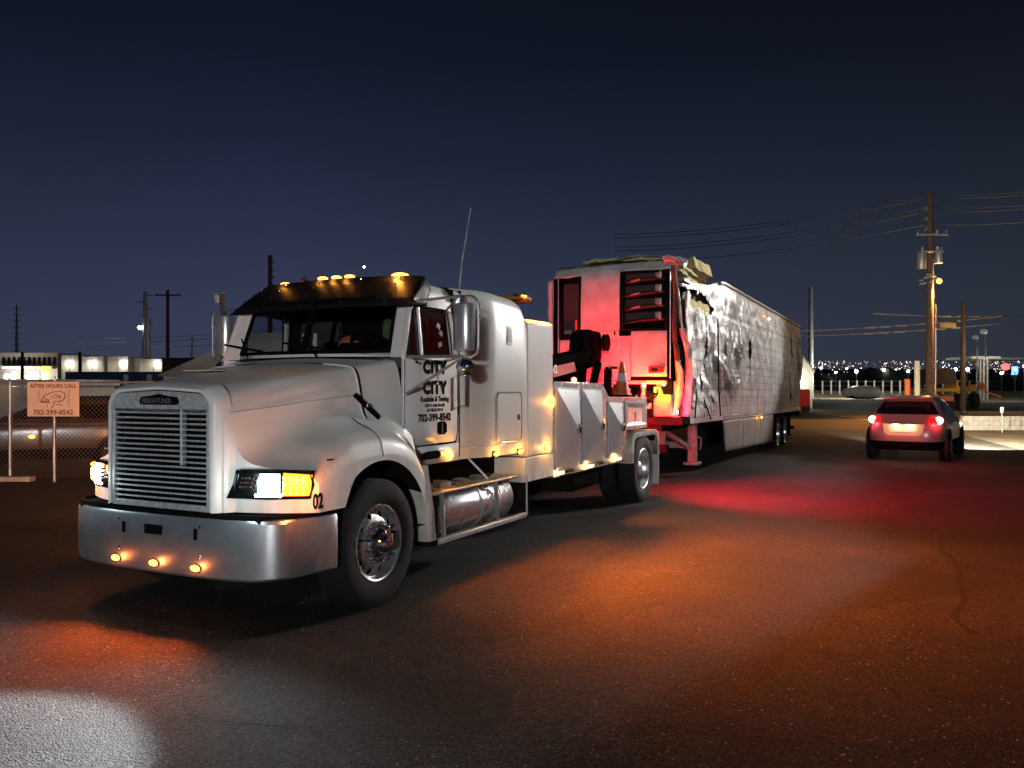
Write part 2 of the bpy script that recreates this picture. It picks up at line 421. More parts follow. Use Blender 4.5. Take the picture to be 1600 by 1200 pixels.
# crack in the asphalt
ck = MB()
pts = [(5.75, 12.4), (5.28, 10.6), (5.1, 9.9), (4.62, 8.9), (4.45, 8.35), (4.05, 7.5), (3.83, 7.0), (3.42, 6.4), (3.3, 5.9)]
L_, R_ = [], []
for i, (x, y) in enumerate(catmull(pts, 8)):
    w_ = .034+.022*noise.noise(Vector((x*4, y*4, 0)))+.006*math.sin(i*1.7)
    jx = .05*noise.noise(Vector((x*2.2, y*2.2, 5)))
    L_.append((x-w_+jx, y, -.004)); R_.append((x+w_*.8+jx, y, -.004))
n = len(L_)
ck.add([(a[0], a[1], .005) for a in L_]+[(a[0], a[1], .005) for a in R_], [(i, i+1, n+i+1, n+i) for i in range(n-1)])
tag(ck.build('pavement_crack', mat('crack_filler', (.012, .011, .011), .9)), kind='structure')
# loose stones and grit lying on the asphalt, too many to count
gs_ = MB(); rg0 = random.Random(5)
for i in range(4200):
    Y = 3.6+rg0.random()**1.6*13; X = rg0.uniform(-.62, .62)*Y
    r_ = rg0.choice((.003, .004, .005, .006, .009)); h_ = r_*rg0.uniform(.5, .9); a = rg0.uniform(0, 3)
    c_, s_ = math.cos(a)*r_, math.sin(a)*r_
    gs_.add([(X+c_, Y+s_, 0), (X-s_, Y+c_*.8, 0), (X-c_*.9, Y-s_, 0), (X+s_, Y-c_, 0), (X+c_*.2, Y+s_*.3, h_)], [(0, 1, 4), (1, 2, 4), (2, 3, 4), (3, 0, 4)])
tag(gs_.build('loose_grit', mat('grit', (.20, .18, .16), .9), fix=False), kind='stuff')
# older repair patches of darker asphalt, with ragged edges
PATM = ground_mat('repair_asphalt', (.012, .012, .013), (.055, .054, .052), (.7, .7, .7), (1.1, 1.1, 1.1), 85, .006, .78)
for k, (cx_, cy_, w_, d_, a_) in enumerate(((2.6, 7.4, 1.5, .8, .4), (-.9, 4.7, .9, .45, -.2), (6.6, 11.5, 2.2, 1.0, .7))):
    P_ = []
    for i in range(40):
        t = 2*PI*i/40; c0, s0 = math.cos(t), math.sin(t)
        x = w_*math.copysign(abs(c0)**.45, c0)*(1+.06*noise.noise(Vector((c0*3, s0*3, k)))); y = d_*math.copysign(abs(s0)**.45, s0)*(1+.08*noise.noise(Vector((c0*3, s0*3, k+9))))
        P_.append((cx_+x*math.cos(a_)-y*math.sin(a_), cy_+x*math.sin(a_)+y*math.cos(a_)))
    strip('asphalt_patch', P_, PATM, .002)
# kerb at the left by the fence
tag(MB().prism([(15.35, 0), (15.55, 0), (15.55, .09), (15.37, .09)], 'x', -16, -8.9).build('kerb', CONC, bevel=.015), kind='structure')

# ================================================================== TOW TRUCK
T = tag(empty('tow_truck', (TR_O[0], TR_O[1], 0), TR_A), 'white conventional tow truck with black sun visor and CITY 2 CITY on its door', 'tow truck')

# ---- hood: one fibreglass shell with its fenders
ST = [(1.10, 1.775, .605, 1.60, 1.19, .76), (.95, 1.80, .635, 1.62, 1.23, .80), (.70, 1.84, .69, 1.645, 1.32, .86), (.40, 1.895, .755, 1.68, 1.395, .92),
      (0., 1.95, .845, 1.715, 1.425, .99), (-.2, 1.98, .91, 1.74, 1.405, 1.02), (-.35, 2.0, .985, 1.76, 1.37, 1.07), (-.5, 2.03, 1.04, 1.775, 1.29, 1.10), (-.66, 2.05, 1.058, 1.78, 1.1, 1.12)]
def stat(x):
    s = sorted(ST); return [interp([(r[0], r[k]) for r in s], x) for k in range(1, 6)]
def sweep(y, x):
    a = max(0, abs(y)-.52)/.70; k = max(0, min(1, (abs(y)-.605)/.05)); k = k*k*(3-2*k)
    return (.27*a*a+.065*k)*max(0, min(1, (x-.35)/.75))
def zarch(x):
    r2 = .665**2-(x)**2
    return max(.86 if x > .5 else .74, .51+math.sqrt(r2)) if r2 > 0 else (.86 if x > 0 else 1.02)
def profile(x):
    zt, ys, zs, zf, yc = stat(x)
    ctrl = [(0, zt), (.28, zt-.004), (ys-.17, zt-.03), (ys-.055, zt-.075), (ys-.008, zs-.005), (ys+.012, zs-.14), (lerp(ys, yc, .42), lerp(zs, zf, .72)),
            (yc, zf+.030), (min(1.1, yc+.17), zf-.015), (1.175, zf-.085), (1.205, zf-.19)]
    p = catmull(ctrl, 4)
    zb = zarch(x)
    zl = p[-1][1]
    for k in range(1, 7): p.append((1.207, lerp(zl, min(zb, zl-.01), k/6)))
    return p
NP = len(profile(1.1))
def hood_pt(x, i, side):
    y, z = profile(x)[i]
    return (x - sweep(y, x), side*y, z)
SEAM_I = 16
def hood_sheet(mb, xs, i0, i1, side):
    v = []; nx = len(xs); ni = i1-i0+1
    for x in xs:
        pr = profile(x)
        for i in range(i0, i1+1):
            y, z = pr[i]; v.append((x-sweep(y, x), side*y, z))
    f = []
    for a in range(nx-1):
        for b in range(ni-1): f.append((a*ni+b, a*ni+b+1, (a+1)*ni+b+1, (a+1)*ni+b))
    mb.add(v, f)
xs = [1.10-i*(1.10+.13)/40 for i in range(41)]
xf = [1.10-i*(1.10+.62)/56 for i in range(57)]
hood = MB()
for s in (1, -1):
    hood_sheet(hood, xs, 0, SEAM_I+8, s)
    hood_sheet(hood, xf, SEAM_I+8, NP-1, s)
    # front face below the profile
    pr = profile(1.10); cap = []
    ys_ = [(y, z) for y, z in pr if True]
    v = []; K = 6
    for y, z in pr[10:]:
        for k in range(K+1): v.append((1.10-sweep(y, 1.10)+.0*k, s*y, lerp(.86, z, k/K)))
    m_ = len(pr[10:])
    hood.add(v, [(a*(K+1)+b, a*(K+1)+b+1, (a+1)*(K+1)+b+1, (a+1)*(K+1)+b) for a in range(m_-1) for b in range(K)])
ho = hood.build('hood', WHITE, T, ang=40)
# body line along the hood side, raised bead
for s in (1, -1):
    pts = [(x, s*(stat(x)[1]+.0035), stat(x)[2]-.03) for x in [1.06-i*.0595 for i in range(21)]]
    MB().tube(pts, .004, 6).build('body_line', WHITE2, T)
# cowl between hood and door
for s in (1, -1):
    cw = MB(); hood_sheet(cw, [-.15-i*.044 for i in range(9)], 8, SEAM_I+10, s); cw.build('cowl', WHITE, T, ang=40)
cw = MB()
for s in (1, -1): hood_sheet(cw, [-.15-i*.05 for i in range(7)], 0, 8, s)
cw.build('cowl_top', WHITE, T, ang=40)
# seam strip of the hood rear edge
for s in (1, -1):
    sm = MB(); sm.tube([(-.140, s*(y+.001), z+.001) for y, z in profile(-.138)[4:25]], .006, 6); sm.build('hood_seam', BLACK, T)
    sm = MB(); sm.tube([(-.120, s*(y+.002), z+.003) for y, z in profile(-.115)[6:26]], .010, 6); sm.build('hood_edge', WHITE, T)
for s in (1, -1):
    MB().tube([(.0-.0*i, s*(y+.002), z+.002) for i, (y, z) in enumerate(profile(0)[24:44])], .003, 5).build('fender_seam', BLACK, T)
# inner arch, dark
for s in (1, -1):
    a = MB().lathe([(.72, .62*s), (.70, 1.185*s)], (0, 0, .51), 'y', 36)
    a.v = [(x, y, max(z, .56)) for x, y, z in a.v]
    a.build('wheel_well', DARK, T)
# rubber hood latch
for s in (1, -1):
    MB().bar((-.03, s*.90, 1.70), (-.25, s*.99, 1.50), .042, .018, (0, 1, 0)).build('hood_latch', BLACK, T, bevel=.005)
    MB().box(-.15, -.12, s*.958-.014, s*.958+.014, 1.595, 1.625).build('latch_clip', CHROME, T, bevel=.003)
    MB().box(.62, .69, s*1.209-.004, s*1.209+.004, 1.225, 1.237).build('fender_scuff', CHROME, T)
MB().box(.32, .62, -.34, -.02, 1.892, 1.898).build('hood_sticker', mat('pale_sticker', (.8, .78, .68), .35), T)

# ---- grille surround (white) and aluminium grille
def rrect(w, zb, zt, r, n=8, crown=.02):
    p = [(-w, zb)]
    for i in range(n+1):
        t = PI-(PI/2)*i/n; p.append((-w+r+r*math.cos(t), zt-r+r*math.sin(t)))
    p.append((0, zt+crown))
    for i in range(n+1):
        t = PI/2-(PI/2)*i/n; p.append((w-r+r*math.cos(t), zt-r+r*math.sin(t)))
    p.append((w, zb)); return p
def ring_between(mb, A, B, xa, xb):
    n = len(A); mb.add([(xa, y, z) for y, z in A]+[(xb, y, z) for y, z in B], [(i, i+1, n+i+1, n+i) for i in range(n-1)])
g = MB()
o1 = rrect(.612, .86, 1.785, .16); o2 = rrect(.585, .86, 1.765, .15); o3 = rrect(.545, .86, 1.745, .14); o4 = rrect(.52, .87, 1.725, .13); o5 = rrect(.515, .87, 1.72, .13)
ring_between(g, o1, o2, 1.03, 1.12); ring_between(g, o2, o3, 1.12, 1.155); ring_between(g, o3, o4, 1.155, 1.15); ring_between(g, o4, o5, 1.15, 1.10)
g.build('grille_surround', WHITE, T, ang=55)
G = MB()
for s in (-1, 1): G.box(1.115, 1.145, s*.50-.016, s*.50+.016, .885, 1.60)
G.box(1.11, 1.14, -.516, .516, .86, .905)
G.build('grille_frame', GRILLE, T, bevel=.005)
G = MB(); 
top = [(-.512, 1.585), (-.512, 1.60)]+[p for p in rrect(.512, 1.60, 1.715, .125)[1:-1]]+[(.512, 1.60), (.512, 1.585)]
G.prism(top, 'x', 1.112, 1.138); G.build('grille_top_panel', GRILLE, T, bevel=.004)
sl = None
for i in range(17):
    z = .93+i*.0395
    if sl is None:
        sl = MB().add([(1.108, -.484, -.004), (1.108, .484, -.004), (1.142, .484, .003), (1.142, -.484, .003), (1.108, -.484, .006), (1.108, .484, .006), (1.140, .484, .015), (1.140, -.484, .015)],
                      [(0, 1, 2, 3), (7, 6, 5, 4), (0, 4, 5, 1), (3, 2, 6, 7), (0, 3, 7, 4), (1, 5, 6, 2)]).build('grille_slat', GRILLE, T)
        sl.location = (0, 0, z)
    else: inst(sl, None, (0, 0, z), (R(random.uniform(-.25, .25)), 0, 0))
MB().box(1.100, 1.148, .222, .240, 1.19, 1.60).build('grille_brace', GRILLE, T, bevel=.003)
MB().box(1.02, 1.03, -.51, .51, .88, 1.60).build('radiator_screen', BLACK, T)
bd = MB().prism([(-.20, 1.637), (-.205, 1.66), (-.19, 1.688), (-.09, 1.697), (0, 1.712), (.09, 1.697), (.19, 1.688), (.205, 1.66), (.20, 1.637), (.18, 1.63), (-.18, 1.63)], 'x', 1.138, 1.150).build('grille_badge', BLACK, T, bevel=.003)
# viewer sees the truck's left at the right: text x runs to +y
text('FREIGHTLINER', (1.152, -.175, 1.643), .052, (0, 1, 0), (0, 0, 1), mat('worn_badge_metal', (.38, .39, .40), .4, .8), bd, sx=.92, bold=.0015)

# ---- bumper
def bplan():
    p = [(0, 1.185), (.3, 1.183), (.6, 1.168), (.8, 1.14), (.95, 1.10), (1.035, 1.055), (1.085, 1.00), (1.12, .93), (1.16, .80), (1.20, .62), (1.20, .56)]
    return catmull(p, 3)
BP = bplan(); full = [(-y, x) for y, x in reversed(BP)]+BP[1:]
b = MB(); zz = [.385, .392, .41, .60, .80, .822, .83]; off = [-.03, -.012, 0, .004, 0, -.012, -.05]
v = []
for z, o_ in zip(zz, off):
    for y, x in full:
        k = 1+o_/1.2
        zb = z + (.03*max(0, (abs(y)-.9)/.3) if z < .5 else 0)
        v.append((x+o_*(1 if abs(y) < 1.1 else .2), y*k, zb))
n = len(full)
b.add(v, [(j*n+i, j*n+i+1, (j+1)*n+i+1, (j+1)*n+i) for j in range(len(zz)-1) for i in range(n-1)])
bump = b.build('bumper', STEELP, T, solid=.006)
def bx_at(y):
    for (y0, x0), (y1, x1) in zip(BP, BP[1:]):
        if y0 <= abs(y) <= y1: return lerp(x0, x1, (abs(y)-y0)/(y1-y0+1e-9))
    return 1.18
MB().box(1.18, 1.192, -.10, .085, .675, .745).build('tow_slot', BLACK, bump)
for y in (-.33, .42): MB().box(bx_at(y)-.004, bx_at(y)+.009, y-.014, y+.014, .665, .745).build('tow_pin_slot', BLACK, bump)
for y, z in ((-.38, .765), (.46, .76), (-.38, .545), (.46, .545)):
    MB().ball((bx_at(y)+.004, y, z), .013, 8, 6, (.6, 1, 1)).build('bumper_bolt', CHROME, bump)
for y in (-.42, 0, .42):
    l = MB().ball((bx_at(y)+.006, y, .462), .05, 14, 8, (.35, 1, .48)).build('bumper_lamp', AMB, T)
    MB().lathe([(.054, 0), (.058, .006), (.05, .010)], (0, 0, 0), 'x', 18).build('lamp_bezel', BLACK, l).matrix_local = Matrix.Translation((bx_at(y), y, .462)) @ Matrix.Diagonal((1, 1, .55, 1))
    lamp('SPOT', 'bumper_lamp_light', (bx_at(y)+.05, y, .462), 75, (1, .15, .03), .03, (bx_at(y)+1.0, y*1.2, -.05), R(105), .8, parent=T)
    lamp('POINT', 'bumper_lamp_glow_light', (bx_at(y)+.07, y, .46), .7, (1, .22, .05), .025, parent=T)
# black strip standing in for the shaded gap between hood and bumper
v = []
for z, o_ in ((.828, -.05), (.832, -.012), (.858, -.012), (.86, -.05)):
    for y, x in full: v.append((x+o_ - (0 if abs(y) < .5 else .0), y*.992, z))
MB().add(v, [(j*n+i, j*n+i+1, (j+1)*n+i+1, (j+1)*n+i) for j in range(3) for i in range(n-1)]).build('bumper_gap_shade', BLACK, T)
MB().box(.5, 1.1, -.95, .95, .5, .84).build('front_crossmember', DARK, T)

HLG = mat('glowing_reflector', (.8, .9, .95), .2, .8, emis=(.7, .92, 1), estr=2.0)
# ---- headlamps
def hl_face(y, z, s, off):
    return (1.10-sweep(y, 1.10)+off, s*y, z)
def hl_patch(mb, y0, y1, z0, z1, s, off, ny=8, slant0=0, slant1=0):
    mb.grid(lambda u, v: hl_face(lerp(lerp(y0, y1, u), lerp(y0, y1, u)+lerp(slant0, slant1, u), v), lerp(z0, z1, v), s, off), ny, 2)
for s in (1, -1):
    hb = MB(); hl_patch(hb, .622, 1.165, .965, 1.165, s, .008, 12, .045, .02)
    h = hb.build('headlamp', BLACK, T, solid=.012, offset=1 if s > 0 else -1)
    q = MB(); hl_patch(q, .655, .835, .982, 1.15, s, .022, 6, .04, .02); q.build('reflector', HLD, h)
    q = MB(); q.tube([hl_face(.655, .985, s, .03), hl_face(.69, 1.14, s, .03)], .008, 8); q.build('chrome_bar', CHROME, h)
    led = None
    for r_ in range(3):
        for c_ in range(4):
            q = MB().ball(hl_face(.715+.032*c_+.01*r_, 1.045+.032*r_, s, .028), .010, 8, 6, (.5, 1, 1)); q.build('led_bead', CHROME, h)
    q = MB().ball(hl_face(.905, 1.068, s, .030), .062, 20, 12, (.5, 1, 1)); q.build('headlamp_bulb', HLW, h)
    q = MB(); hl_patch(q, .835, .99, 1.0, 1.145, s, .024, 5, .02, .0); q.build('lamp_bowl', HLG, h)
    q = MB(); hl_patch(q, .82, 1.0, .978, .996, s, .028, 5); q.build('daylight_bar', HLW, h, solid=.004)
    q = MB()
    q.grid(lambda u, v: hl_face(lerp(1.0, 1.17, u)+.012*v, lerp(.985, 1.15-.015*u, v), s, .026), 6, 3); q.build('turn_signal', AMBS, h, solid=.008)
    for r_ in range(4):
        for c_ in range(4):
            q = MB().ball(hl_face(1.018+.038*c_, 1.005+.038*r_, s, .036), .012, 8, 6, (.5, 1, 1)); q.build('turn_signal_bead', AMB, h)
    q = MB(); q.tube([hl_face(y, z, s, .022) for y, z in ((.64, .97), (.9, .966), (1.16, .97), (1.185, 1.06), (1.165, 1.16), (.9, 1.17), (.71, 1.165), (.67, 1.12))], .008, 6, True); q.build('headlamp_bezel', BLACK, h)
    yy = .92*s
    lamp('SPOT', 'headlamp_light', (1.13, yy, 1.06), 1250, (.82, .96, 1), .06, (6, yy, .98), R(84), .22, parent=T)
    lamp('SPOT', 'headlamp_wide_light', (1.13, yy, 1.06), 90, (.85, .95, 1), .09, (6, yy*2.2, .0), R(128), .8, parent=T)
    lamp('POINT', 'turn_signal_light', (1.00, 1.27*s, 1.06), 9 if s > 0 else 22, (1, .24, .05), .05, parent=T)
    if s < 0: lamp('SPOT', 'turn_signal_light', (1.02, -1.26, 1.08), 2700, (1, .36, .13), .05, (-4.65, -9.2, 1.25), R(34), .8, parent=T)
    lamp('POINT', 'headlamp_spill_light', (1.30, .86*s, 1.04), 3, (.72, .97, 1), .05, parent=T)
text('02', (.85, 1.2125, .895), .150, (-1, 0, 0), (0, 0, 1), INK, T, 'fleet_number', sx=.74, bold=.006)

# ---- cab
cab = empty('cab', (0, 0, 0)); cab.parent = T
def cabside(x): # half width of cab / sleeper skin at belt height
    return interp([(-2.66, 1.20), (-1.95, 1.20), (-1.85, 1.19), (-1.70, 1.13), (-1.58, 1.07), (-1.48, 1.05), (-.4, 1.05)], x)
DW = 1.05
for s in (1, -1):
    # door: panel below the window, window frame as pieces; tumblehome above belt
    def tb(z): return s*(DW - max(0, z-2.0)*.10)
    door = MB()
    def quad(x0, x1, x2, x3, z0, z1):
        # x0,x1 at z0 ; x2,x3 at z1
        nn = 6; v = []
        for k in range(nn+1):
            z = lerp(z0, z1, k/nn); v += [(lerp(x0, x2, k/nn), tb(z), z), (lerp(x1, x3, k/nn), tb(z), z)]
        return v, [(2*k, 2*k+1, 2*k+3, 2*k+2) for k in range(nn)]
    door.add(*quad(-.50, -1.40, -.51, -1.41, 1.24, 2.03))
    door.add(*quad(-.51, -.55, -.66, -.72, 2.03, 2.48))     # front frame
    door.add(*quad(-1.33, -1.41, -1.31, -1.40, 2.03, 2.48))  # rear frame
    door.add(*quad(-.66, -1.40, -.74, -1.38, 2.48, 2.57))
    d = door.build('door', WHITE, T, solid=.03, offset=0)
    gl = MB().add([(-.545, tb(2.03)-s*.006, 2.03), (-1.335, tb(2.03)-s*.006, 2.03), (-1.315, tb(2.49)-s*.006, 2.49), (-.71, tb(2.49)-s*.006, 2.49)], [(0, 1, 2, 3)]).build('door_window', GLASS, d)
    MB().bar((-.80, tb(2.03)+s*.01, 2.03), (-.80, tb(2.49)+s*.01, 2.49), .022, .02).build('vent_divider', WHITE, d)
    # rubber around window
    MB().tube([(-.55, tb(2.04)+s*.012, 2.04), (-1.325, tb(2.04)+s*.012, 2.04), (-1.32, tb(2.25)+s*.012, 2.25), (-1.30, tb(2.45)+s*.012, 2.45), (-1.25, tb(2.485)+s*.012, 2.485), (-.76, tb(2.485)+s*.012, 2.485), (-.70, tb(2.45)+s*.012, 2.45)], .008, 6, True).build('window_seal', BLACK, d)
    # hinge strip with rivets
    MB().cyl((-.497, s*1.062, 1.28), (-.507, s*1.062, 2.0), .011, n=8).build('door_hinge', GALV, d)
    # seams
    MB().tube([(-1.415, s*1.066, 2.02), (-1.41, s*1.066, 1.34), (-1.38, s*1.066, 1.25), (-1.30, s*1.066, 1.235), (-.52, s*1.066, 1.235)], .0035, 5).build('door_seam', BLACK, d)
    # flush handle
    hd = MB().prism([(-1.05, 1.335), (-1.05, 1.425), (-1.07, 1.44), (-1.17, 1.44), (-1.19, 1.425), (-1.19, 1.335), (-1.17, 1.32), (-1.07, 1.32)], 'y', s*1.063, s*1.072).build('door_handle', DARK, d)
    MB().box(-1.185, -1.165, s*1.078-.006, s*1.078+.006, 1.34, 1.42).build('latch_pull', CHROME, hd)
    MB().box(-1.125, -1.115, s*1.074-.004, s*1.074+.004, 1.33, 1.43).build('latch_rib', GALV, hd)
    # lower cab skirt
    MB().add([(-.60, s*1.06, 1.225), (-1.45, s*1.06, 1.225), (-1.45, s*1.06, 1.06), (-.80, s*1.06, 1.06)], [(0, 1, 2, 3)]).build('cab_skirt', WHITE, T, solid=.02, offset=0)
    MB().prism([(-.74, 1.125), (-.76, 1.165), (-.86, 1.18), (-1.04, 1.18), (-1.08, 1.16), (-1.09, 1.13), (-1.05, 1.105), (-.78, 1.105)], 'y', s*1.072, s*1.080).build('skirt_badge', DARK, T, bevel=.003)
    # A pillar and header, rear pillar
    MB().hexa([(-.54, s*.885, 2.02), (-.50, s*1.05, 2.02), (-.56, s*1.05, 2.02), (-.60, s*.90, 2.02)], [(-.72, s*.85, 2.55), (-.70, s*.99, 2.55), (-.78, s*.99, 2.55), (-.80, s*.87, 2.55)]).build('windshield_pillar', WHITE, T, bevel=.012)
# door lettering on the driver's side
yl = 1.0672
def dl(body, xc, z, size, sx, bold, m=INK, name='lettering', shear=0, dy=0, spc=1.):
    # x centre given, text runs towards the rear
    return text(body, (xc, yl+dy, z), size, (-1, 0, 0), (0, 0, 1), m, T, name, sx=sx, bold=bold, align='CENTER', shear=shear, spacing=spc)
dl('CITY', -1.0, 1.890, .150, 1.12, .0135, spc=1.12)
dl('CITY', -1.0, 1.704, .150, 1.12, .0135, spc=1.12)
dl('2', -1.04, 1.787, .115, .9, .004, WINK, shear=.3, dy=.0025)
dl('2', -1.04, 1.784, .121, .9, .008, INK, shear=.3, dy=.0008)
dl('Roadside & Towing', -1.0, 1.628, .068, .90, .003)
dl('2550 N. Nellis Blvd #B', -1.0, 1.580, .042, .86, .0015)
dl('LAS VEGAS 89115', -1.0, 1.535, .042, .86, .0015)
dl('702-399-8542', -1.0, 1.452, .092, 1.08, .0045)

# windshield: two flat panes, frame, wipers
wb = [(-.565, -.87), (-.46, -.4), (-.44, 0), (-.46, .4), (-.565, .87)]; wt = [(-.735, -.83), (-.64, -.4), (-.62, 0), (-.64, .4), (-.735, .83)]
for a, b_ in ((0, 2), (2, 4)):
    mb = MB()
    v = [(wb[i][0], wb[i][1]*(1 if i != 2 else 1), 2.075) for i in range(a, b_+1)]+[(wt[i][0], wt[i][1], 2.56) for i in range(a, b_+1)]
    mb.add(v, [(0, 1, 4, 3), (1, 2, 5, 4)]).build('windshield', GLASS, T)
MB().tube([(wb[i][0]+.01, wb[i][1], 2.075) for i in range(5)]+[(wt[i][0]+.01, wt[i][1], 2.56) for i in range(4, -1, -1)], .018, 8, True).build('windshield_seal', BLACK, T)
MB().bar((-.435, 0, 2.07), (-.615, 0, 2.56), .05, .03, (1, 0, 0)).build('windshield_post', BLACK, T)
mb = MB()
lo = [(-.60, 1.0, 2.03), (-.42, .45, 2.035), (-.40, 0, 2.04), (-.42, -.45, 2.035), (-.60, -1.0, 2.03)]
hi = [(-.575, .90, 2.075), (-.46, .4, 2.075), (-.44, 0, 2.078), (-.46, -.4, 2.075), (-.575, -.90, 2.075)]
mb.add(lo+hi, [(i, i+1, i+6, i+5) for i in range(4)]).build('windshield_sill', WHITE, T, solid=.01)
for y0, y1 in ((.20, .02), (-.62, -.72)):
    w1 = MB().bar((-.37, y0+.02, 2.03), (-.47, y1-.06, 2.22), .012, .012); w1.bar((-.405, y0+.17, 2.09), (-.49, y1-.30, 2.17), .010, .02).build('wiper', BLACK, T)
# roof shell and sleeper: loft of arched sections
def arch_sec(hw, zt, zb, r=.26, n=10):
    p = [(hw, zb), (hw, lerp(zb, zt-r-.1, .5)), (hw, zt-r-.1)]
    for i in range(n+1):
        t = (PI/2)*i/n; p.append((hw-.02-r+r*math.cos(t), zt-.035-r+r*math.sin(t)))
    p += [((hw-r)*.5, zt-.01), (0, zt)]
    return p+[(-y, z) for y, z in reversed(p[:-1])]
def loft(mb, secs):
    n = len(secs[0][1]); v = []
    for x, sec in secs: v += [(x if not callable(x) else x(y, z), y, z) for y, z in sec]
    mb.add(v, [(j*n+i, j*n+i+1, (j+1)*n+i+1, (j+1)*n+i) for j in range(len(secs)-1) for i in range(n-1)])
rf = MB()
loft(rf, [(-.965, arch_sec(.985, 2.765, 2.54, .14)), (-1.02, arch_sec(.99, 2.775, 2.55, .15)), (-1.44, arch_sec(1.0, 2.765, 2.56, .16))])
rf.build('cab_roof', WHITE, T, ang=50)
MB().add([(-.735, -.95, 2.53), (-.735, .95, 2.53), (-.80, .95, 2.64), (-.80, -.95, 2.64)], [(0, 1, 2, 3)]).build('windshield_header', WHITE, T, solid=.01)
sl_ = MB(); secs = []
for x in [-1.43, -1.46, -1.50, -1.58, -1.64, -1.70, -1.78, -1.86, -1.95, -2.1, -2.3, -2.45, -2.53, -2.58, -2.61, -2.635, -2.655]:
    hw = cabside(x); zt = interp([(-2.66, 2.58), (-2.63, 2.655), (-2.58, 2.71), (-2.48, 2.74), (-2.0, 2.765), (-1.43, 2.765)], x)
    secs.append((x, arch_sec(hw, zt, 1.06, .15)))
loft(sl_, secs)
e = secs[-1]; sl_.add([(e[0], y, z) for y, z in e[1]], [tuple(range(len(e[1])))])
sleeper = sl_.build('sleeper', WHITE, T, ang=50)
# sleeper details
for s in (1, -1):
    MB().tube([(-1.435, s*1.068, 1.09), (-1.435, s*1.066, 2.5)], .006, 6).build('sleeper_seam', BLACK, sleeper)
    ad_ = MB().prism([(-1.97, 1.24), (-1.97, 1.66), (-1.99, 1.69), (-2.47, 1.69), (-2.50, 1.66), (-2.50, 1.23), (-2.47, 1.205), (-2.0, 1.205)], 'y', s*1.201, s*1.211).build('locker_door', WHITE, sleeper, bevel=.004)
    MB().tube([(-1.955, s*1.206, 1.24), (-1.955, s*1.206, 1.67), (-1.985, s*1.206, 1.705), (-2.475, s*1.206, 1.705), (-2.515, s*1.206, 1.67), (-2.515, s*1.206, 1.22), (-2.47, s*1.206, 1.19), (-2.0, s*1.206, 1.19)], .006, 6, True).build('locker_seal', GALV, sleeper)
    MB().box(-2.47, -2.40, s*1.212-.004, s*1.212+.004, 1.41, 1.47).build('locker_latch', CHROME, ad_, bevel=.003)
    MB().prism([(-2.17, 2.20), (-2.17, 2.40), (-2.30, 2.39), (-2.30, 2.19)], 'y', s*1.20, s*1.206).build('vent_cover', WHITE, sleeper, bevel=.003)
    MB().prism([(-2.185, 2.23), (-2.185, 2.37), (-2.285, 2.36), (-2.285, 2.22)], 'y', s*1.205, s*1.2085).build('vent_plate', WHITE2, sleeper)
    # rivet row along the skirt
    rv = None
    for i in range(34):
        x = -1.5-i*.034; p = (x, s*(cabside(x)+.001), 1.175+.0*i)
        if rv is None:
            rv = MB().ball((0, 0, 0), .007, 6, 4).build('rivet', GALV, sleeper); rv.location = p
        else: inst(rv, None, p)
    for x, z in ((-.97, 1.105), (-1.93, 1.085), (-2.47, 1.07), (-3.16, 1.065)):
        x = x-.30 if x > -1.5 else x
        y_ = s*((cabside(x) if x > -2.66 else 1.20)+.015)
        sd = MB().ball((x, y_, z), .05, 12, 8, (1, .42, .5)).build('side_marker_lamp', AMB, T)
        MB().box(x-.06, x+.06, y_-s*.012-.003, y_-s*.012+.003, z-.03, z+.03).build('lamp_base', BLACK, sd)
        lamp('POINT', 'side_marker_light', (x, y_+s*.05, z), 2.4 if s > 0 else 1.5, (1, .40, .05), .03, parent=T)
        if s > 0: lamp('SPOT', 'side_marker_beam_light', (x, y_+.03, z), 150, (1, .17, .012), .04, (x+.1, y_+1.7, 0), R(120), .9, parent=T)
    gh = MB().tube([(-1.46, s*1.06, 1.88), (-1.46, s*1.13, 1.88), (-1.46, s*1.13, 1.58), (-1.44, s*1.06, 1.58)], .013, 8).build('grab_handle', CHROME, T)
    # tall amber lamp on the headache cabinet edge
    q = MB().ball((-3.30, s*1.215, 1.585), .07, 12, 10, (.42, .35, 1)).build('cabinet_lamp', AMB, T)
    lamp('POINT', 'cabinet_lamp_light', (-3.30, s*1.27, 1.585), 3, (1, .34, .04), .04, parent=T)
# cabinet behind sleeper
cbn = MB().prism([(1.205, 1.0), (1.205, 2.46), (1.16, 2.50), (-1.16, 2.50), (-1.205, 2.46), (-1.205, 1.0)], 'x', -3.34, -2.67).build('rear_cabinet', WHITE, T, bevel=.012)
MB().box(-3.395, -2.62, -1.19, 1.19, .72, .99).build('lower_cabinet', WHITE, T, bevel=.01)
# light bar with stands
lb = empty('light_bar', (-3.20, 0, 2.66)); lb.parent = T
MB().box(-.13, .13, -.95, .95, .08, .10).build('light_bar_base', BLACK, lb, bevel=.01)
q = None
for i in range(8):
    y = -.84+i*.24
    mb = MB().box(-.12, .12, y-.11, y+.11, .102, .155); mb.build('light_bar_lens', mat('dark_amber_lens_%d' % i, (.30, .12, .02), .15, coat=.4) if i == 0 else bpy.data.materials['dark_amber_lens_0'], lb, bevel=.02)
for y in (-.6, .6): MB().box(-.03, .03, y-.02, y+.02, -.17, .08).build('light_bar_stand', DARK, lb)
for y in (.80, .90): MB().ball((.02, y, .150), .045, 12, 8, (1, .8, .8)).build('light_bar_reflector', CHROME, lb)
lamp('SPOT', 'light_bar_light', (-3.10, .99, 2.88), 4200, (1, .17, .010), .06, (-3.3, 2.9, 0), R(112), 1, parent=T)
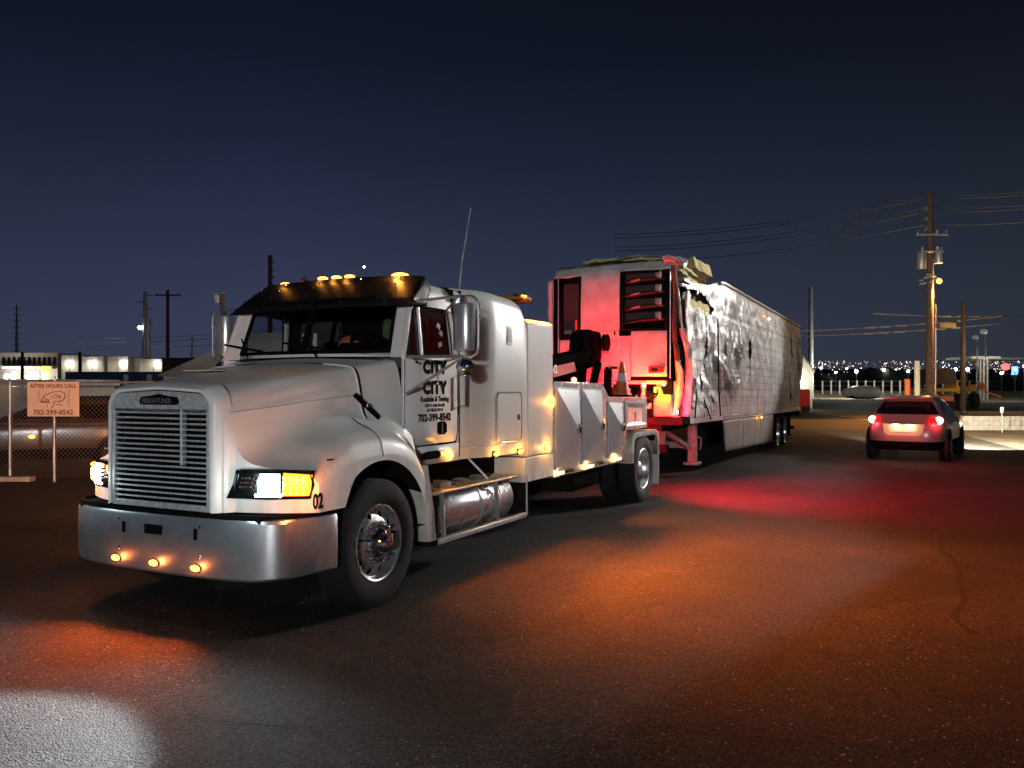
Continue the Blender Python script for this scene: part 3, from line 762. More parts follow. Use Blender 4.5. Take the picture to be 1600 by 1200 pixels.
lamp('SPOT', 'light_bar_light', (-3.02, -.99, 2.86), 500, (1, .30, .035), .06, (-2.0, -4.2, 0), R(105), 1, parent=T)
MB().cyl((-1.55, 1.0, 2.60), (-1.55, 1.0, 2.70), .02, n=8).build('antenna_base', BLACK, T)
MB().tube([(-1.55, 1.0, 2.70), (-1.62, .99, 3.0), (-1.70, 1.0, 3.3), (-1.80, .985, 3.56)], .006, 6).build('antenna', GALV, T)
# roof lamps
for y in (.67, .08, -.08, -.25, -.73):
    q = MB().ball((-1.02, y, 2.802 if abs(y) > .6 else 2.832), .092 if y > .6 else .056, 14, 8, (.8, 1, .34)).build('roof_marker_lamp', AMB, T)
    MB().box(-1.08, -.96, y-.05, y+.05, 2.765, 2.782).build('lamp_base', BLACK, q)
    lamp('POINT', 'roof_marker_light', (-.93, y, 2.845), 5/9 if y != .67 else 6, (1, .36, .05), .03, parent=T)
bc = MB().lathe([(.05, 0), (.05, .03), (.062, .06), (.06, .10), (.04, .135), (.001, .15)], (-1.15, -.60, 2.75), 'z', 16).build('roof_globe', LENS, T)
MB().ball((-1.15, -.60, 2.83), .035, 10, 8).build('globe_core', CHROME, bc)
MB().lathe([(.012, 0), (.018, .04), (.03, .09)], (-1.10, -.50, 2.80), 'x', 12).build('air_horn', ORG2, T)

# visor
vb = [(-.88, 1.06, 2.50), (-.66, 1.06, 2.485), (-.60, 1.03, 2.48), (-.575, .65, 2.482), (-.565, .3, 2.485), (-.56, 0, 2.485)]
vt = [(-1.04, 1.0, 2.66), (-1.0, .99, 2.74), (-.975, .93, 2.785), (-.955, .62, 2.80), (-.945, .3, 2.806), (-.94, 0, 2.808)]
vb += [(x, -y, z) for x, y, z in reversed(vb[:-1])]; vt += [(x, -y, z) for x, y, z in reversed(vt[:-1])]
vb = catmull(vb, 3); vt = catmull(vt, 3); nn = len(vb)
mb = MB(); v = []
for k in range(5):
    for a, b_ in zip(vb, vt):
        t = k/4; p = Vector(a).lerp(Vector(b_), t); p += Vector((.008*math.sin(PI*t), 0, .004*math.sin(PI*t))); v.append(tuple(p))
mb.add(v, [(j*nn+i, j*nn+i+1, (j+1)*nn+i+1, (j+1)*nn+i) for j in range(4) for i in range(nn-1)])
vis = mb.build('sun_visor', VISM, T, solid=.012, ang=45)
MB().tube([(p[0]+.004, p[1], p[2]-.004) for p in vb], .007, 6).build('visor_edge', BLACK, vis)
rv = None
for fi in (4, 8, 12, 17, 21, 25):
    for t in (.15, .42, .68, .9):
        a, b_ = vb[fi], vt[fi]; p = Vector(a).lerp(Vector(b_), t)+Vector((.008*math.sin(PI*t)+.006, 0, .004*math.sin(PI*t)+.006))
        if rv is None: rv = MB().ball((0, 0, 0), .009, 8, 5).build('rivet', CHROME, vis); rv.location = p
        else: inst(rv, None, p)

# interior
MB().box(-1.44, -1.42, -1.0, 1.0, 1.2, 2.7).build('cab_back_wall', DARK, T)
MB().box(-1.42, -.45, -.98, .98, 1.30, 1.34).build('cab_floor', DARK, T)
db = MB().prism([(-.62, 1.98), (-.63, 2.06), (-.70, 2.11), (-.86, 2.09), (-.88, 1.6), (-.62, 1.6)], 'y', -.85, .85).build('dashboard', GRAYM, T, bevel=.02)
MB().prism([(-.66, 2.06), (-.69, 2.17), (-.80, 2.17), (-.84, 2.05)], 'y', .20, .72).build('instrument_hood', BLACK, T, bevel=.03)
for y, m_ in ((.52, GREENC), (-.52, GRAYM)):
    st = MB().prism([(-1.36, 1.75), (-1.40, 2.30), (-1.385, 2.42), (-1.33, 2.45), (-1.28, 2.40), (-1.22, 1.80)], 'y', y-.25, y+.25).build('seat', m_, T, bevel=.06)
    MB().box(-1.3, -.86, y-.25, y+.25, 1.62, 1.78).build('seat_cushion', m_, st, bevel=.05)
MB().prism([(-1.05, 1.98), (-1.10, 2.30), (-1.06, 2.40), (-1.0, 2.40), (-.98, 1.98)], 'y', .86, .92).build('hanging_jacket', DARK, T, bevel=.02)
sw = MB(); c0 = Vector((-.86, .50, 2.12)); ax = Vector((-.55, 0, .83)).normalized(); u1 = Vector((0, 1, 0)); u2 = ax.cross(u1)
sw.tube([c0+(u1*math.cos(t)+u2*math.sin(t))*.23 for t in [2*PI*i/28 for i in range(28)]], .016, 8, True)
for t in (0.4, PI-.4, PI*1.5): sw.bar(c0, c0+(u1*math.cos(t)+u2*math.sin(t))*.23, .03, .012)
sw.build('steering_wheel', BLACK, T)
MB().ball((-.84, .22, 2.15), .12, 14, 8, (.7, 1, .8)).build('orange_hat', ORG2, T)
MB().box(-.62, -.60, -.15, .02, 2.11, 2.26).build('white_papers', WINK, T, bevel=.004)
for i, (x, z, a) in enumerate(((-1.17, 2.33, -30), (-1.215, 2.265, -25), (-1.20, 2.16, 20))):
    MB().box(-.03, .03, -.002, .002, -.022, .022).build('window_card', WINK, T).matrix_local = Matrix.Translation((x, 1.0, z)) @ Matrix.Rotation(R(a), 4, 'Y')

# mirrors
for s in (1, -1):
    mr = empty('side_mirror', (0, 0, 0)); mr.parent = T
    x, y = -.90, s*1.44
    hs = MB()
    n_ = 12
    v = []
    for z, k in ((2.075, .55), (2.085, .95), (2.10, 1), (2.48, 1), (2.495, .95), (2.505, .55)):
        for i in range(n_+1):
            t = PI*i/n_; v.append((x+.085*math.sin(t)*k, y+.105*math.cos(t)*k, z))
    m1 = n_+1
    hs.add(v, [(j*m1+i, j*m1+i+1, (j+1)*m1+i+1, (j+1)*m1+i) for j in range(5) for i in range(n_)]+[tuple(range(m1)), tuple(5*m1+i for i in range(m1))])
    hs.build('mirror_housing', MSHELL, mr)
    MB().box(x-.006, x-.001, y-.1, y+.1, 2.09, 2.49).build('mirror_glass', DGLASS, mr)
    MB().tube(catmull([(x+.02, y-s*.03, 2.555), (x+.02, y+s*.07, 2.56), (x+.02, y+s*.125, 2.53), (x+.02, y+s*.15, 2.46), (x+.02, y+s*.15, 2.12), (x+.02, y+s*.125, 2.05), (x+.02, y+s*.07, 2.03), (x+.02, y-s*.01, 2.03)], 4), .0125, 8).build('mirror_loop', MSHELL, mr)
    MB().box(x-.01, x+.05, y-.022, y+.022, 2.50, 2.57).build('mirror_clamp', CHROME, mr, bevel=.005)
    MB().tube([(-.70, s*1.02, 2.52), (x+.02, y-s*.02, 2.565)], .013, 8).tube([(-1.28, s*1.0, 2.47), (x+.02, y-s*.05, 2.565)], .011, 8).build('upper_arm', MSHELL, mr)
    MB().tube([(-.52, s*1.07, 2.025), (x+.02, y-s*.01, 2.03)], .014, 8).tube([(-1.30, s*1.07, 2.02), (x+.02, y-s*.02, 2.03)], .012, 8).build('lower_arm', MSHELL, mr)
    MB().tube([(-.515, s*1.075, 1.70), (-.70, s*1.25, 1.86), (x+.03, y-s*.01, 2.02)], .013, 8).build('brace', MSHELL, mr)
    cv = MB().lathe([(.001, .055), (.03, .052), (.06, .040), (.080, .018), (.085, 0), (.001, -.005)], (x+.03, y+s*.02, 1.94), 'x', 20).build('convex_mirror', CHROME, mr)
    MB().cyl((x+.01, y+s*.02, 1.99), (x+.01, y+s*.02, 2.04), .009, n=6).build('convex_stem', CHROME, cv)
    MB().tube([(-.66, s*1.07, 2.0), (-.63, s*1.11, 1.985)], .005, 6).ball((-.62, s*1.12, 1.98), .012).build('peg_mirror', BLACK, mr)

# quarter fender strip behind front wheel
for s in (1, -1):
    pts = [(-.56, 1.075), (-.585, .95), (-.66, .68), (-.70, .40)]
    mb = MB()
    for k in range(3):
        (xa, za), (xb, zb) = pts[k], pts[k+1]
        mb.hexa([(xb, s*.98, zb), (xb-.13, s*.98, zb), (xb-.13, s*1.19, zb), (xb, s*1.19, zb)], [(xa, s*.98, za), (xa-.13, s*.98, za), (xa-.13, s*1.19, za), (xa, s*1.19, za)])
    mb.build('fender_extension', WHITE2, T, ang=20)
    # tank, steps, boxes
    tk = MB().lathe([(.001, -.93), (.15, -.93), (.235, -.945), (.25, -.97), (.25, -2.43), (.235, -2.455), (.15, -2.47), (.001, -2.47)], (0, s*.90, .585), 'x', 32).build('fuel_tank', ALU, T)
    for x in (-1.02, -1.75, -2.10): MB().lathe([(.252, -.02), (.262, -.02), (.262, .02), (.252, .02)], (x, s*.90, .585), 'x', 32).build('tank_strap', GALV, tk)
    MB().box(-2.60, -.80, s*1.04-.13, s*1.04+.13, .790, .815).build('step_plate', mat('tread_plate', (.55, .54, .52), .4, .8, noise_scale=30, noise_amt=.3) if s == 1 else bpy.data.materials['tread_plate'], T, bevel=.006)
    MB().box(-2.66, -.86, s*1.17-.035, s*1.17+.035, .345, .40).build('lower_step', GALV, T, bevel=.012)
    MB().box(-.86, -.74, s*.95-.24, s*.95+.24, .35, .79).build('step_front_plate', DARK, T, bevel=.01)
    MB().box(-2.66, -2.645, s*.95-.24, s*.95+.24, .37, .79).build('step_rear_plate', DARK, T)
    MB().tube([(-2.66, s*1.195, .80), (-2.66, s*1.20, .37)], .012, 6).build('step_edge', GALV, T)
    for x in (-1.0, -2.05):
        MB().bar((x, s*1.05, .815), (x+.12, s*.86, 1.05), .05, .02).build('step_bracket', GALV, T)
        MB().bar((x, s*1.16, .38), (x+.05, s*1.165, .79), .04, .015).build('hanger', GALV, T)
    MB().box(-2.62, -.75, s*.72-.1, s*.72+.1, .80, 1.04).build('air_tank_box', DARK, T)
    MB().lathe([(.001, -.12), (.12, -.12), (.13, -.08), (.13, .0)], (-1.28, s*.92, .86), 'z', 14).build('tank_cap', GALV, T)
# chassis
for s in (1, -1): MB().box(-7.7, .9, s*.43-.04, s*.43+.04, .62, .90).build('frame_rail', DARK, T)
MB().cyl((0, -1.0, .50), (0, 1.0, .50), .06).build('front_axle', DARK, T)
MB().cyl((-6.81, -1.0, .51), (-6.81, 1.0, .51), .11).build('rear_axle', DARK, T)
MB().lathe([(.001, -.2), (.2, -.15), (.25, 0), (.2, .15), (.001, .2)], (-6.81, 0, .52), 'y', 16).build('differential', DARK, T)
MB().box(-1.6, .6, -.4, .4, .55, 1.2).build('engine_block', DARK, T)
MB().box(-5.3, -4.3, .45, 1.05, .42, .68).build('hanging_tank', DARK, T, bevel=.05)

# ---- wheels
def tyre_mb(w, r=.515, rr=.30):
    prof = [(rr, -w/2+.03), (rr+.03, -w/2+.005), (rr+.08, -w/2-.008), (r-.07, -w/2-.004), (r-.02, -w/2+.015), (r-.003, -w/2+.035)]
    k = 5; tw_ = w-.07
    for i in range(k):
        a = -w/2+.035+tw_*i/k; b_ = a+tw_/k
        prof += [(r, a+.006), (r, b_-.008), (r-.014, b_-.004), (r-.014, b_+.002)]
    prof += [(r-.003, w/2-.035), (r-.02, w/2-.015), (r-.07, w/2+.004), (r+-.13, w/2+.008), (rr+.03, w/2-.005), (rr, w/2-.03)]
    return MB().lathe(prof, (0, 0, 0), 'y', 64)
def front_wheel(parent, loc, s):
    wh = empty('front_wheel', loc, 0 if s > 0 else PI); wh.parent = parent
    tyre_mb(.28).build('tyre', RUB, wh, ang=35)
    # disc with ten hand holes: annulus in polar patches
    mb = MB(); nh = 10; v = []; hw = .115
    def ang_ring(r, y, n=80): return [(r*math.cos(2*PI*i/n), y, r*math.sin(2*PI*i/n)) for i in range(n)]
    prof = [(.302, .10), (.312, .125), (.302, .134), (.288, .128), (.281, .07), (.270, .055)]
    mb.lathe(prof, n=80)
    def ydisc(r): return interp([(.15, .105), (.185, .098), (.225, .080), (.27, .055)], r)
    NA, NR = 120, 12
    def fn(u, v_):
        r = lerp(.27, .175, v_); t = 2*PI*u
        return (r*math.cos(t), ydisc(r), r*math.sin(t))
    def skip(u, v_):
        r = lerp(.27, .175, v_); t = 2*PI*u; k = round(t/(2*PI/nh)); tc_ = k*2*PI/nh
        dx = r*math.cos(t)-.232*math.cos(tc_); dz = r*math.sin(t)-.232*math.sin(tc_)
        return dx*dx+dz*dz < .024**2
    mb.grid(fn, NA*2, NR*2, skip)
    mb.lathe([(.175, ydisc(.175)), (.165, .110), (.12, .112), (.118, .12)], n=80)
    rim = mb.build('rim', ALU, wh, ang=40)
    MB().lathe([(.27, -.10), (.265, .03), (.17, .03)], n=32).build('inner_drum', DARK, wh)
    MB().lathe([(.12, .112), (.122, .135), (.112, .150), (.085, .165), (.075, .20), (.062, .225), (.03, .238), (.001, .24)], n=32).build('hub_cap', CHROME, wh)
    nt = None
    for i in range(10):
        t = 2*PI*(i+.5)/10; p = (.143*math.cos(t), .110, .143*math.sin(t))
        if nt is None:
            nt = MB().lathe([(.019, 0), (.017, .012), (.014, .04), (.010, .052), (.001, .056)], n=10).build('lug_nut', CHROME, wh); nt.location = p
        else: inst(nt, None, p)
    return wh
front_wheel(T, (0, 1.045, .51), 1); front_wheel(T, (0, -1.045, .51), -1)
def rear_wheel(parent, loc, s, r=.515, m=None, name='rear_wheel'):
    wh = empty(name, loc, 0 if s > 0 else PI); wh.parent = parent
    tyre_mb(.26, r).build('tyre', RUB, wh, ang=35)
    MB().lathe([(.302, .09), (.310, .115), (.300, .122), (.286, .115), (.280, .02), (.26, -.01), (.21, -.05), (.15, -.065), (.145, -.03), (.11, -.02), (.105, .05), (.085, .065), (.001, .068)], n=48).build('rim', m or ALU, wh, ang=40)
    nt = None
    for i in range(10):
        t = 2*PI*(i+.5)/10; p = (.165*math.cos(t), -.06, .165*math.sin(t))
        if nt is None: nt = MB().lathe([(.016, 0), (.013, .03), (.001, .036)], n=8).build('lug_nut', GALV, wh); nt.location = p
        else: inst(nt, None, p)
    return wh
for s in (1, -1):
    rear_wheel(T, (-6.81, s*1.06, .51), s)
    o = tyre_mb(.26).build('inner_tyre', RUB, T, ang=35); o.location = (-6.81, s*.73, .51)

# ---- tool boxes of the bed
POLY = [(-3.40, .69), (-5.98, .69), (-6.02, 1.13), (-6.97, 1.13), (-6.97, 1.60), (-5.28, 1.62), (-5.03, 1.80), (-3.40, 1.83)]
def xpanel(s, x0, x1, z0, z1, z2, cx, cz, depth=-.085, name='toolbox_door'):
    "bright panel with diagonal creases; x0 front, x1 rear; z1 top at front, z2 top at rear"
    Y0 = s*1.186; mb = MB()
    c = [(x0, z0), (x1, z0), (x1, z2), (x0, z1)]
    inn = [(x0-.02, z0+.02), (x1+.02, z0+.02), (x1+.02, z2-.02), (x0-.02, z1-.02)]
    v = [(x, Y0, z) for x, z in c]+[(x, Y0+s*.012, z) for x, z in c]+[(x, Y0+s*.014, z) for x, z in inn]+[(cx, Y0+s*(.014-depth), cz)]
    mb.add(v, [(0, 1, 5, 4), (1, 2, 6, 5), (2, 3, 7, 6), (3, 0, 4, 7), (4, 5, 9, 8), (5, 6, 10, 9), (6, 7, 11, 10), (7, 4, 8, 11), (8, 9, 12), (9, 10, 12), (10, 11, 12), (11, 8, 12)])
    return mb.build(name, PANEL, T, ang=3)
for s in (1, -1):
    bx_ = MB().prism(POLY, 'y', s*.66, s*1.18).build('tool_box', ALU, T, bevel=.01)
    for (x0, x1, z0, z1, z2, cx, cz) in ((-3.45, -4.15, .78, 1.76, 1.74, -4.0, 1.2), (-4.27, -4.97, .78, 1.74, 1.73, -4.80, 1.2), (-5.20, -5.76, .78, 1.56, 1.55, -5.62, 1.15)):
        p = xpanel(s, x0, x1, z0, z1, z2, cx, cz)
        lt = MB().lathe([(.001, .008), (.075, .008), (.082, 0)], (0, 0, 0), 'y', 20)
        if s < 0: lt.v = [(a, -b_, c_) for a, b_, c_ in lt.v]
        l_ = lt.build('latch_plate', ALU, p); l_.location = (cx, s*(1.186+.082), cz+.03)
        MB().box(cx-.02, cx+.02, s*1.285-.006, s*1.285+.006, cz-.005, cz+.075).build('latch_handle', BLACK, p, bevel=.004)
    p = xpanel(s, -5.92, -6.90, 1.17, 1.54, 1.52, -6.40, 1.32, .06)
    MB().box(-6.42, -6.37, s*1.170-.01, s*1.170+.012, 1.27, 1.37).build('latch_handle', BLACK, p, bevel=.004)
    for x, z in ((-3.58, .735), (-4.55, .733), (-5.62, .745)):
        q = MB().box(x-.13, x+.13, s*1.189-.006, s*1.189+.006, z-.018, z+.018).build('sill_marker_lamp', YLW, T, bevel=.006)
        lamp('POINT', 'sill_marker_light', (x, s*1.25, z), .5, (1, .62, .22), .05, parent=T)
    # rear fender
    path = [(-6.08, .64), (-6.10, .92), (-6.14, 1.02), (-6.24, 1.08), (-7.28, 1.085), (-7.40, 1.045), (-7.455, .95), (-7.47, .68)]
    inner = [(-6.20, .64), (-6.22, .90), (-6.26, .97), (-6.33, 1.005), (-7.22, 1.01), (-7.31, .985), (-7.35, .92), (-7.37, .68)]
    f1 = MB(); m_ = len(path)
    f1.add([(x, s*1.225, z) for x, z in path]+[(x, s*1.225, z) for x, z in inner], [(i, i+1, m_+i+1, m_+i) for i in range(m_-1)])
    f1.add([(x, s*1.225, z) for x, z in path]+[(x, s*.60, z) for x, z in path], [(i, i+1, m_+i+1, m_+i) for i in range(m_-1)])
    f1.build('rear_fender', WHITE2, T, solid=.012, ang=40)
    MB().box(-7.50, -7.485, s*.9-.31, s*.9+.31, .20, .72).build('mud_flap', mat('white_mud_flap', (.5, .5, .48), .6) if s == 1 else bpy.data.materials['white_mud_flap'], T)
    MB().box(-7.52, -7.49, s*.9-.30, s*.9+.30, .70, .90).build('tail_lamp_panel', BLACK, T)
    q = MB().ball((-7.53, s*1.0, .82), .05, 12, 8, (.5, 1, 1)).build('tail_lamp', REDL, T)
    lamp('SPOT', 'tail_lamp_light', (-7.60, s*1.0, .84), 260 if s > 0 else 200, (1, .012, .03), .05, (-9.9, s*1.5, .0), R(135), .9, parent=T)
text('US DOT 3155682', (-3.74, 1.184, .722), .044, (-1, 0, 0), (0, 0, 1), INK, T, sx=.85, bold=.002)
text('CPCN 7388', (-4.86, 1.184, .724), .044, (-1, 0, 0), (0, 0, 1), INK, T, sx=.9, bold=.002)
for k_, b_ in enumerate(('THIS', 'TRANSPORTATION', 'IS INSURED')):
    text(b_, (-3.72, 1.2045, 1.02-.045*k_), .034, (-1, 0, 0), (0, 0, 1), INK, T, sx=.7, align='CENTER')
for s in (1, -1):
    MB().box(-5.10, -5.075, s*1.184, s*1.192, 1.26, 1.33).build('side_reflector', AMBS, T, bevel=.003)
MB().box(-7.3, -3.45, -.65, .65, 1.05, 1.15).build('bed_deck', DARK, T)
MB().box(-7.48, -7.36, -1.16, 1.16, .90, 1.10).build('rear_crossbar', DARK, T, bevel=.01)
# boom
MB().hexa([(-6.9, -.15, 1.1), (-6.3, -.15, 1.1), (-6.3, .15, 1.1), (-6.9, .15, 1.1)], [(-7.1, -.14, 2.05), (-6.7, -.14, 2.0), (-6.7, .14, 2.0), (-7.1, .14, 2.05)]).build('boom_mast', BLACK, T, bevel=.02)
bm_ = MB().bar((-4.5, 0, 1.88), (-7.25, 0, 2.22), .34, .30).build('boom', BLACK, T, bevel=.02)
MB().bar((-7.1, 0, 2.20), (-7.75, 0, 2.31), .24, .22).build('boom_extension', DARK, bm_, bevel=.01)
MB().prism([(-6.9, 2.30), (-7.0, 2.62), (-7.25, 2.70), (-7.75, 2.68), (-7.85, 2.45), (-7.75, 2.16), (-7.5, 2.1)], 'y', -.13, .13).build('boom_head', BLACK, bm_, bevel=.04)
for y in (-.2, .2):
    MB().lathe([(.001, -.03), (.15, -.03), (.13, 0), (.15, .03), (.001, .03)], (-7.78, y, 2.50), 'y', 20).build('cable_sheave', DARK, bm_)
    MB().tube([(-7.93, y, 2.50), (-7.94, y, 2.1), (-7.95, y*1.3, 1.75)], .009, 6).build('winch_cable', GALV, bm_)
    MB().tube([(-7.95+.05*math.cos(t), y*1.3, 1.66+.08*math.sin(t)) for t in [PI*.6+i*PI*1.5/8 for i in range(9)]], .018, 6).build('tow_hook', DARK, bm_)
MB().bar((-6.5, .33, 1.2), (-7.15, .30, 2.15), .12, .12).bar((-6.5, -.33, 1.2), (-7.15, -.30, 2.15), .12, .12).build('boom_cylinder', BLACK, T, bevel=.02)
MB().bar((-7.2, .42, 1.12), (-7.35, .40, 2.05), .11, .11).bar((-7.2, -.42, 1.12), (-7.35, -.40, 2.05), .11, .11).build('wheel_lift_mast', BLACK, T, bevel=.01)
dec = MB().add([(-5.05, .1735, 1.82), (-6.55, .1735, 2.00), (-6.45, .1735, 2.14), (-5.05, .1735, 1.985)], [(0, 1, 2, 3)]).build('boom_decal', REDP, bm_)
text('702-399-8542', (-4.95, .176, 1.862), .17, (-1, 0, .122), (.122, 0, 1), WINK, dec, sx=.90, bold=.005, align='LEFT')
MB().bar((-7.3, 0, .55), (-8.9, 0, .62), .26, .20).build('underlift_stinger', DARK, T, bevel=.01)
MB().bar((-8.9, -.95, .66), (-8.9, .95, .66), .16, .14).build('underlift_crossbar', DARK, T, bevel=.01)
for s in (1, -1): MB().bar((-8.9, s*.5, .7), (-8.9, s*.5, 1.12), .14, .14).build('underlift_fork', DARK, T)
MB().ball((-7.02, .95, 1.69), .06).cyl((-7.02, .95, 1.58), (-7.02, .95, 1.66), .012).build('control_knob', BLACK, T)
# red work lamps at the rear of the bed
wl = [(-6.0, .36, 1.86), (-7.05, .12, 1.80), (-7.05, .24, 1.80), (-7.05, .19, 1.72), (-7.05, .10, 1.66)]
for p in wl: MB().ball(p, .04, 10, 8).build('work_lamp', REDL, T)
lamp('SPOT', 'work_lamp_light', (-7.72, .72, 1.20), 520, (1, .008, .02), .22, Vector((-8.6, .3, 1.75)), R(150), .9, parent=T)
lamp('SPOT', 'work_lamp_light', (-7.72, -.72, 1.20), 420, (1, .008, .02), .22, Vector((-8.6, -.4, 1.75)), R(150), .9, parent=T)
lamp('POINT', 'lift_lamp_light', (-7.75, .95, .95), 60, (1, .02, .05), .08, parent=T)

lamp('SPOT', 'work_lamp_light', (-7.05, 1.12, 1.80), 4200, (1, .012, .035), .08, (-9.0, 4.0, 0), R(112), 1, parent=T)
MB().ball((-7.0, 1.12, 1.78), .035, 10, 8).build('work_lamp', REDL, T)
# traffic cone stands on the tool box
cp = tw(-6.72, .86, 1.605)
cone = tag(empty('traffic_cone', cp, TR_A), 'orange traffic cone with one white band standing on the tow truck toolbox', 'traffic cone')
MB().prism([(-.15, -.15), (.15, -.15), (.15, .15), (-.15, .15)], 'z', 0, .03).build('cone_base', BLACK, cone, bevel=.012)
MB().lathe([(.125, .03), (.118, .05), (.083, .24), (.079, .24)], axis='z', n=24).lathe([(.062, .36), (.034, .50), (.028, .54), (.022, .54)], axis='z', n=24).build('cone_body', ORANGE, cone)
MB().lathe([(.084, .238), (.063, .362)], axis='z', n=24).build('reflective_band', mat('reflective_band', (.78, .80, .82), .35, noise_scale=12, noise_amt=.35), cone)

# ================================================================== WRECKED REFRIGERATED TRAILER
TL = tag(empty('refrigerated_trailer', (TL_O[0], TL_O[1], 0), rot=(0, R(-.55), TL_A)), 'wrecked refrigerated trailer with crumpled aluminium sides and torn front corner, hooked behind the tow truck', 'trailer')
def crumple_mat():
    m = bpy.data.materials.new('crumpled_aluminium'); m.use_nodes = True; t = m.node_tree; b = t.nodes['Principled BSDF']
    co = N(t, 'ShaderNodeTexCoord')
    n = N(t, 'ShaderNodeTexNoise'); n.inputs['Scale'].default_value = 1.6; n.inputs['Detail'].default_value = 10; n.inputs['Roughness'].default_value = .7
    mp_ = N(t, 'ShaderNodeMapping'); mp_.inputs['Scale'].default_value = (1.6, 1, .7); t.links.new(co.outputs['Object'], mp_.inputs[0]); t.links.new(mp_.outputs[0], n.inputs['Vector'])
    r = N(t, 'ShaderNodeValToRGB'); t.links.new(n.outputs['Fac'], r.inputs[0])
    r.color_ramp.elements[0].position = .38; r.color_ramp.elements[0].color = (.36, .34, .32, 1)
    r.color_ramp.elements[1].position = .62; r.color_ramp.elements[1].color = (.56, .55, .54, 1)
    sp = N(t, 'ShaderNodeSeparateXYZ'); t.links.new(co.outputs['Object'], sp.inputs[0])
    nw = N(t, 'ShaderNodeTexNoise'); nw.inputs['Scale'].default_value = 1.4; t.links.new(co.outputs['Object'], nw.inputs['Vector'])
    wz = N(t, 'ShaderNodeMath', operation='MULTIPLY_ADD'); t.links.new(nw.outputs['Fac'], wz.inputs[0]); wz.inputs[1].default_value = .05; t.links.new(sp.outputs['Z'], wz.inputs[2])
    fr = N(t, 'ShaderNodeMath', operation='PINGPONG'); t.links.new(wz.outputs[0], fr.inputs[0]); fr.inputs[1].default_value = .088
    gr_ = N(t, 'ShaderNodeMapRange'); t.links.new(fr.outputs[0], gr_.inputs[0]); gr_.inputs[1].default_value = .004; gr_.inputs[2].default_value = .018; gr_.inputs[3].default_value = .62; gr_.inputs[4].default_value = 1
    gm = N(t, 'ShaderNodeMix', data_type='RGBA', blend_type='MULTIPLY'); gm.inputs[0].default_value = 1
    t.links.new(r.outputs[0], gm.inputs[6]); t.links.new(gr_.outputs[0], gm.inputs[7])
    t.links.new(gm.outputs[2], b.inputs['Base Color'])
    b.inputs['Metallic'].default_value = .25; b.inputs['Roughness'].default_value = .42
    v = N(t, 'ShaderNodeTexVoronoi', feature='F1'); v.inputs['Scale'].default_value = 5
    n3 = N(t, 'ShaderNodeTexNoise'); n3.inputs['Scale'].default_value = 6; n3.inputs['Detail'].default_value = 6; t.links.new(mp_.outputs[0], n3.inputs['Vector'])
    t.links.new(mp_.outputs[0], v.inputs['Vector'])
    a = N(t, 'ShaderNodeMath', operation='MULTIPLY_ADD'); t.links.new(v.outputs['Distance'], a.inputs[0]); a.inputs[1].default_value = .6; t.links.new(n3.outputs['Fac'], a.inputs[2])
    bp = N(t, 'ShaderNodeBump'); bp.inputs['Strength'].default_value = .75; bp.inputs['Distance'].default_value = .05
    t.links.new(a.outputs[0], bp.inputs['Height']); t.links.new(bp.outputs[0], b.inputs['Normal'])
    return m
CRUM = crumple_mat()
SKIRTM = mat('grey_skirt_panel', (.27, .265, .25), .5, .2, noise_scale=2.5, noise_amt=.35, dirt=(.24, .22, .19))
LEN = 14.6; ZB = 1.18; ZT = 3.86
def gauss(a, s): return math.exp(-(a/s)**2)
def side_off(x, z):
    "outward offset of the wrecked skin"
    P = Vector((x, z, 0))
    fr_ = max(.62, min(1, (6.5+x)/4)); o = (.045*noise.noise(P*1.1)+.03*noise.noise(P*2.7+Vector((9, 0, 0))))*fr_ + .018*noise.noise(Vector((x*6, z*4, 2)))
    rd = abs(noise.noise(Vector((x*2.2, z*1.1, 4)))); front = max(0, min(1, (7+x)/6))
    o += (.022+.025*front)*(1-min(1, rd*5))
    # V shaped bright creases at x ~ -4
    for (xa, za, xb, zb) in ((-1.5, 3.2, -2.9, 1.4), (-4.55, 3.3, -4.0, 2.3), (-4.2, 2.9, -3.95, 1.35), (-2.2, 2.5, -3.9, 1.35)):
        dx, dz = xb-xa, zb-za; L = math.hypot(dx, dz); t = ((x-xa)*dx+(z-za)*dz)/L/L
        d = abs((x-xa)*dz-(z-za)*dx)/L
        if 0 < t < 1: o += .12*gauss(d, .10)*math.sin(PI*t)
    o -= .12*gauss(x+1.0, 1.0)*gauss(z-2.1, .6)
    o += .10*gauss(x+9.5, 2.4)*gauss(z-2.4, .9)
    o += .10*gauss(x+14.3, .5)*gauss(z-2.9, .6)
    # corrugation seams
    o -= .012*gauss(((z*1.0) % .26)-.13, .018)
    return o
def top_z(x):
    return interp([(-14.7, 3.86), (-3.0, 3.90), (-2.4, 3.83), (-1.2, 3.62), (-.4, 3.56), (0, 3.52)], x)
HOLES = [(-.75, 3.36, .95, .17), (-1.55, 3.30, .55, .14), (-5.75, 2.62, .13, .28), (-12.75, 2.95, .10, .38), (-12.5, 1.6, .10, .16), (-12.62, 3.3, .07, .14), (-.42, 1.6, .10, .3), (-1.35, 1.55, .06, .35)]
def hole(x, z):
    jag = .22*noise.noise(Vector((x*6, z*6, 2)))+.12*noise.noise(Vector((x*15, z*15, 7)))
    for hx, hz, a, b in HOLES:
        if ((x-hx)/a)**2+((z-hz)/b)**2 < (1+jag*2)**2: return True
    # slanting tear
    t = (3.25-z)/(3.25-1.25)
    if 0 < t < 1:
        xc = -1.35-.35*t - .45*t*t+.05*noise.noise(Vector((z*5, 0, 0)))
        if abs(x-xc) < .035*math.sin(PI*t)+.012: return True
    return False
seams = [0, -1.2, -2.4, -3.15]+[-3.15-(LEN-3.15)*i/9 for i in range(1, 10)]
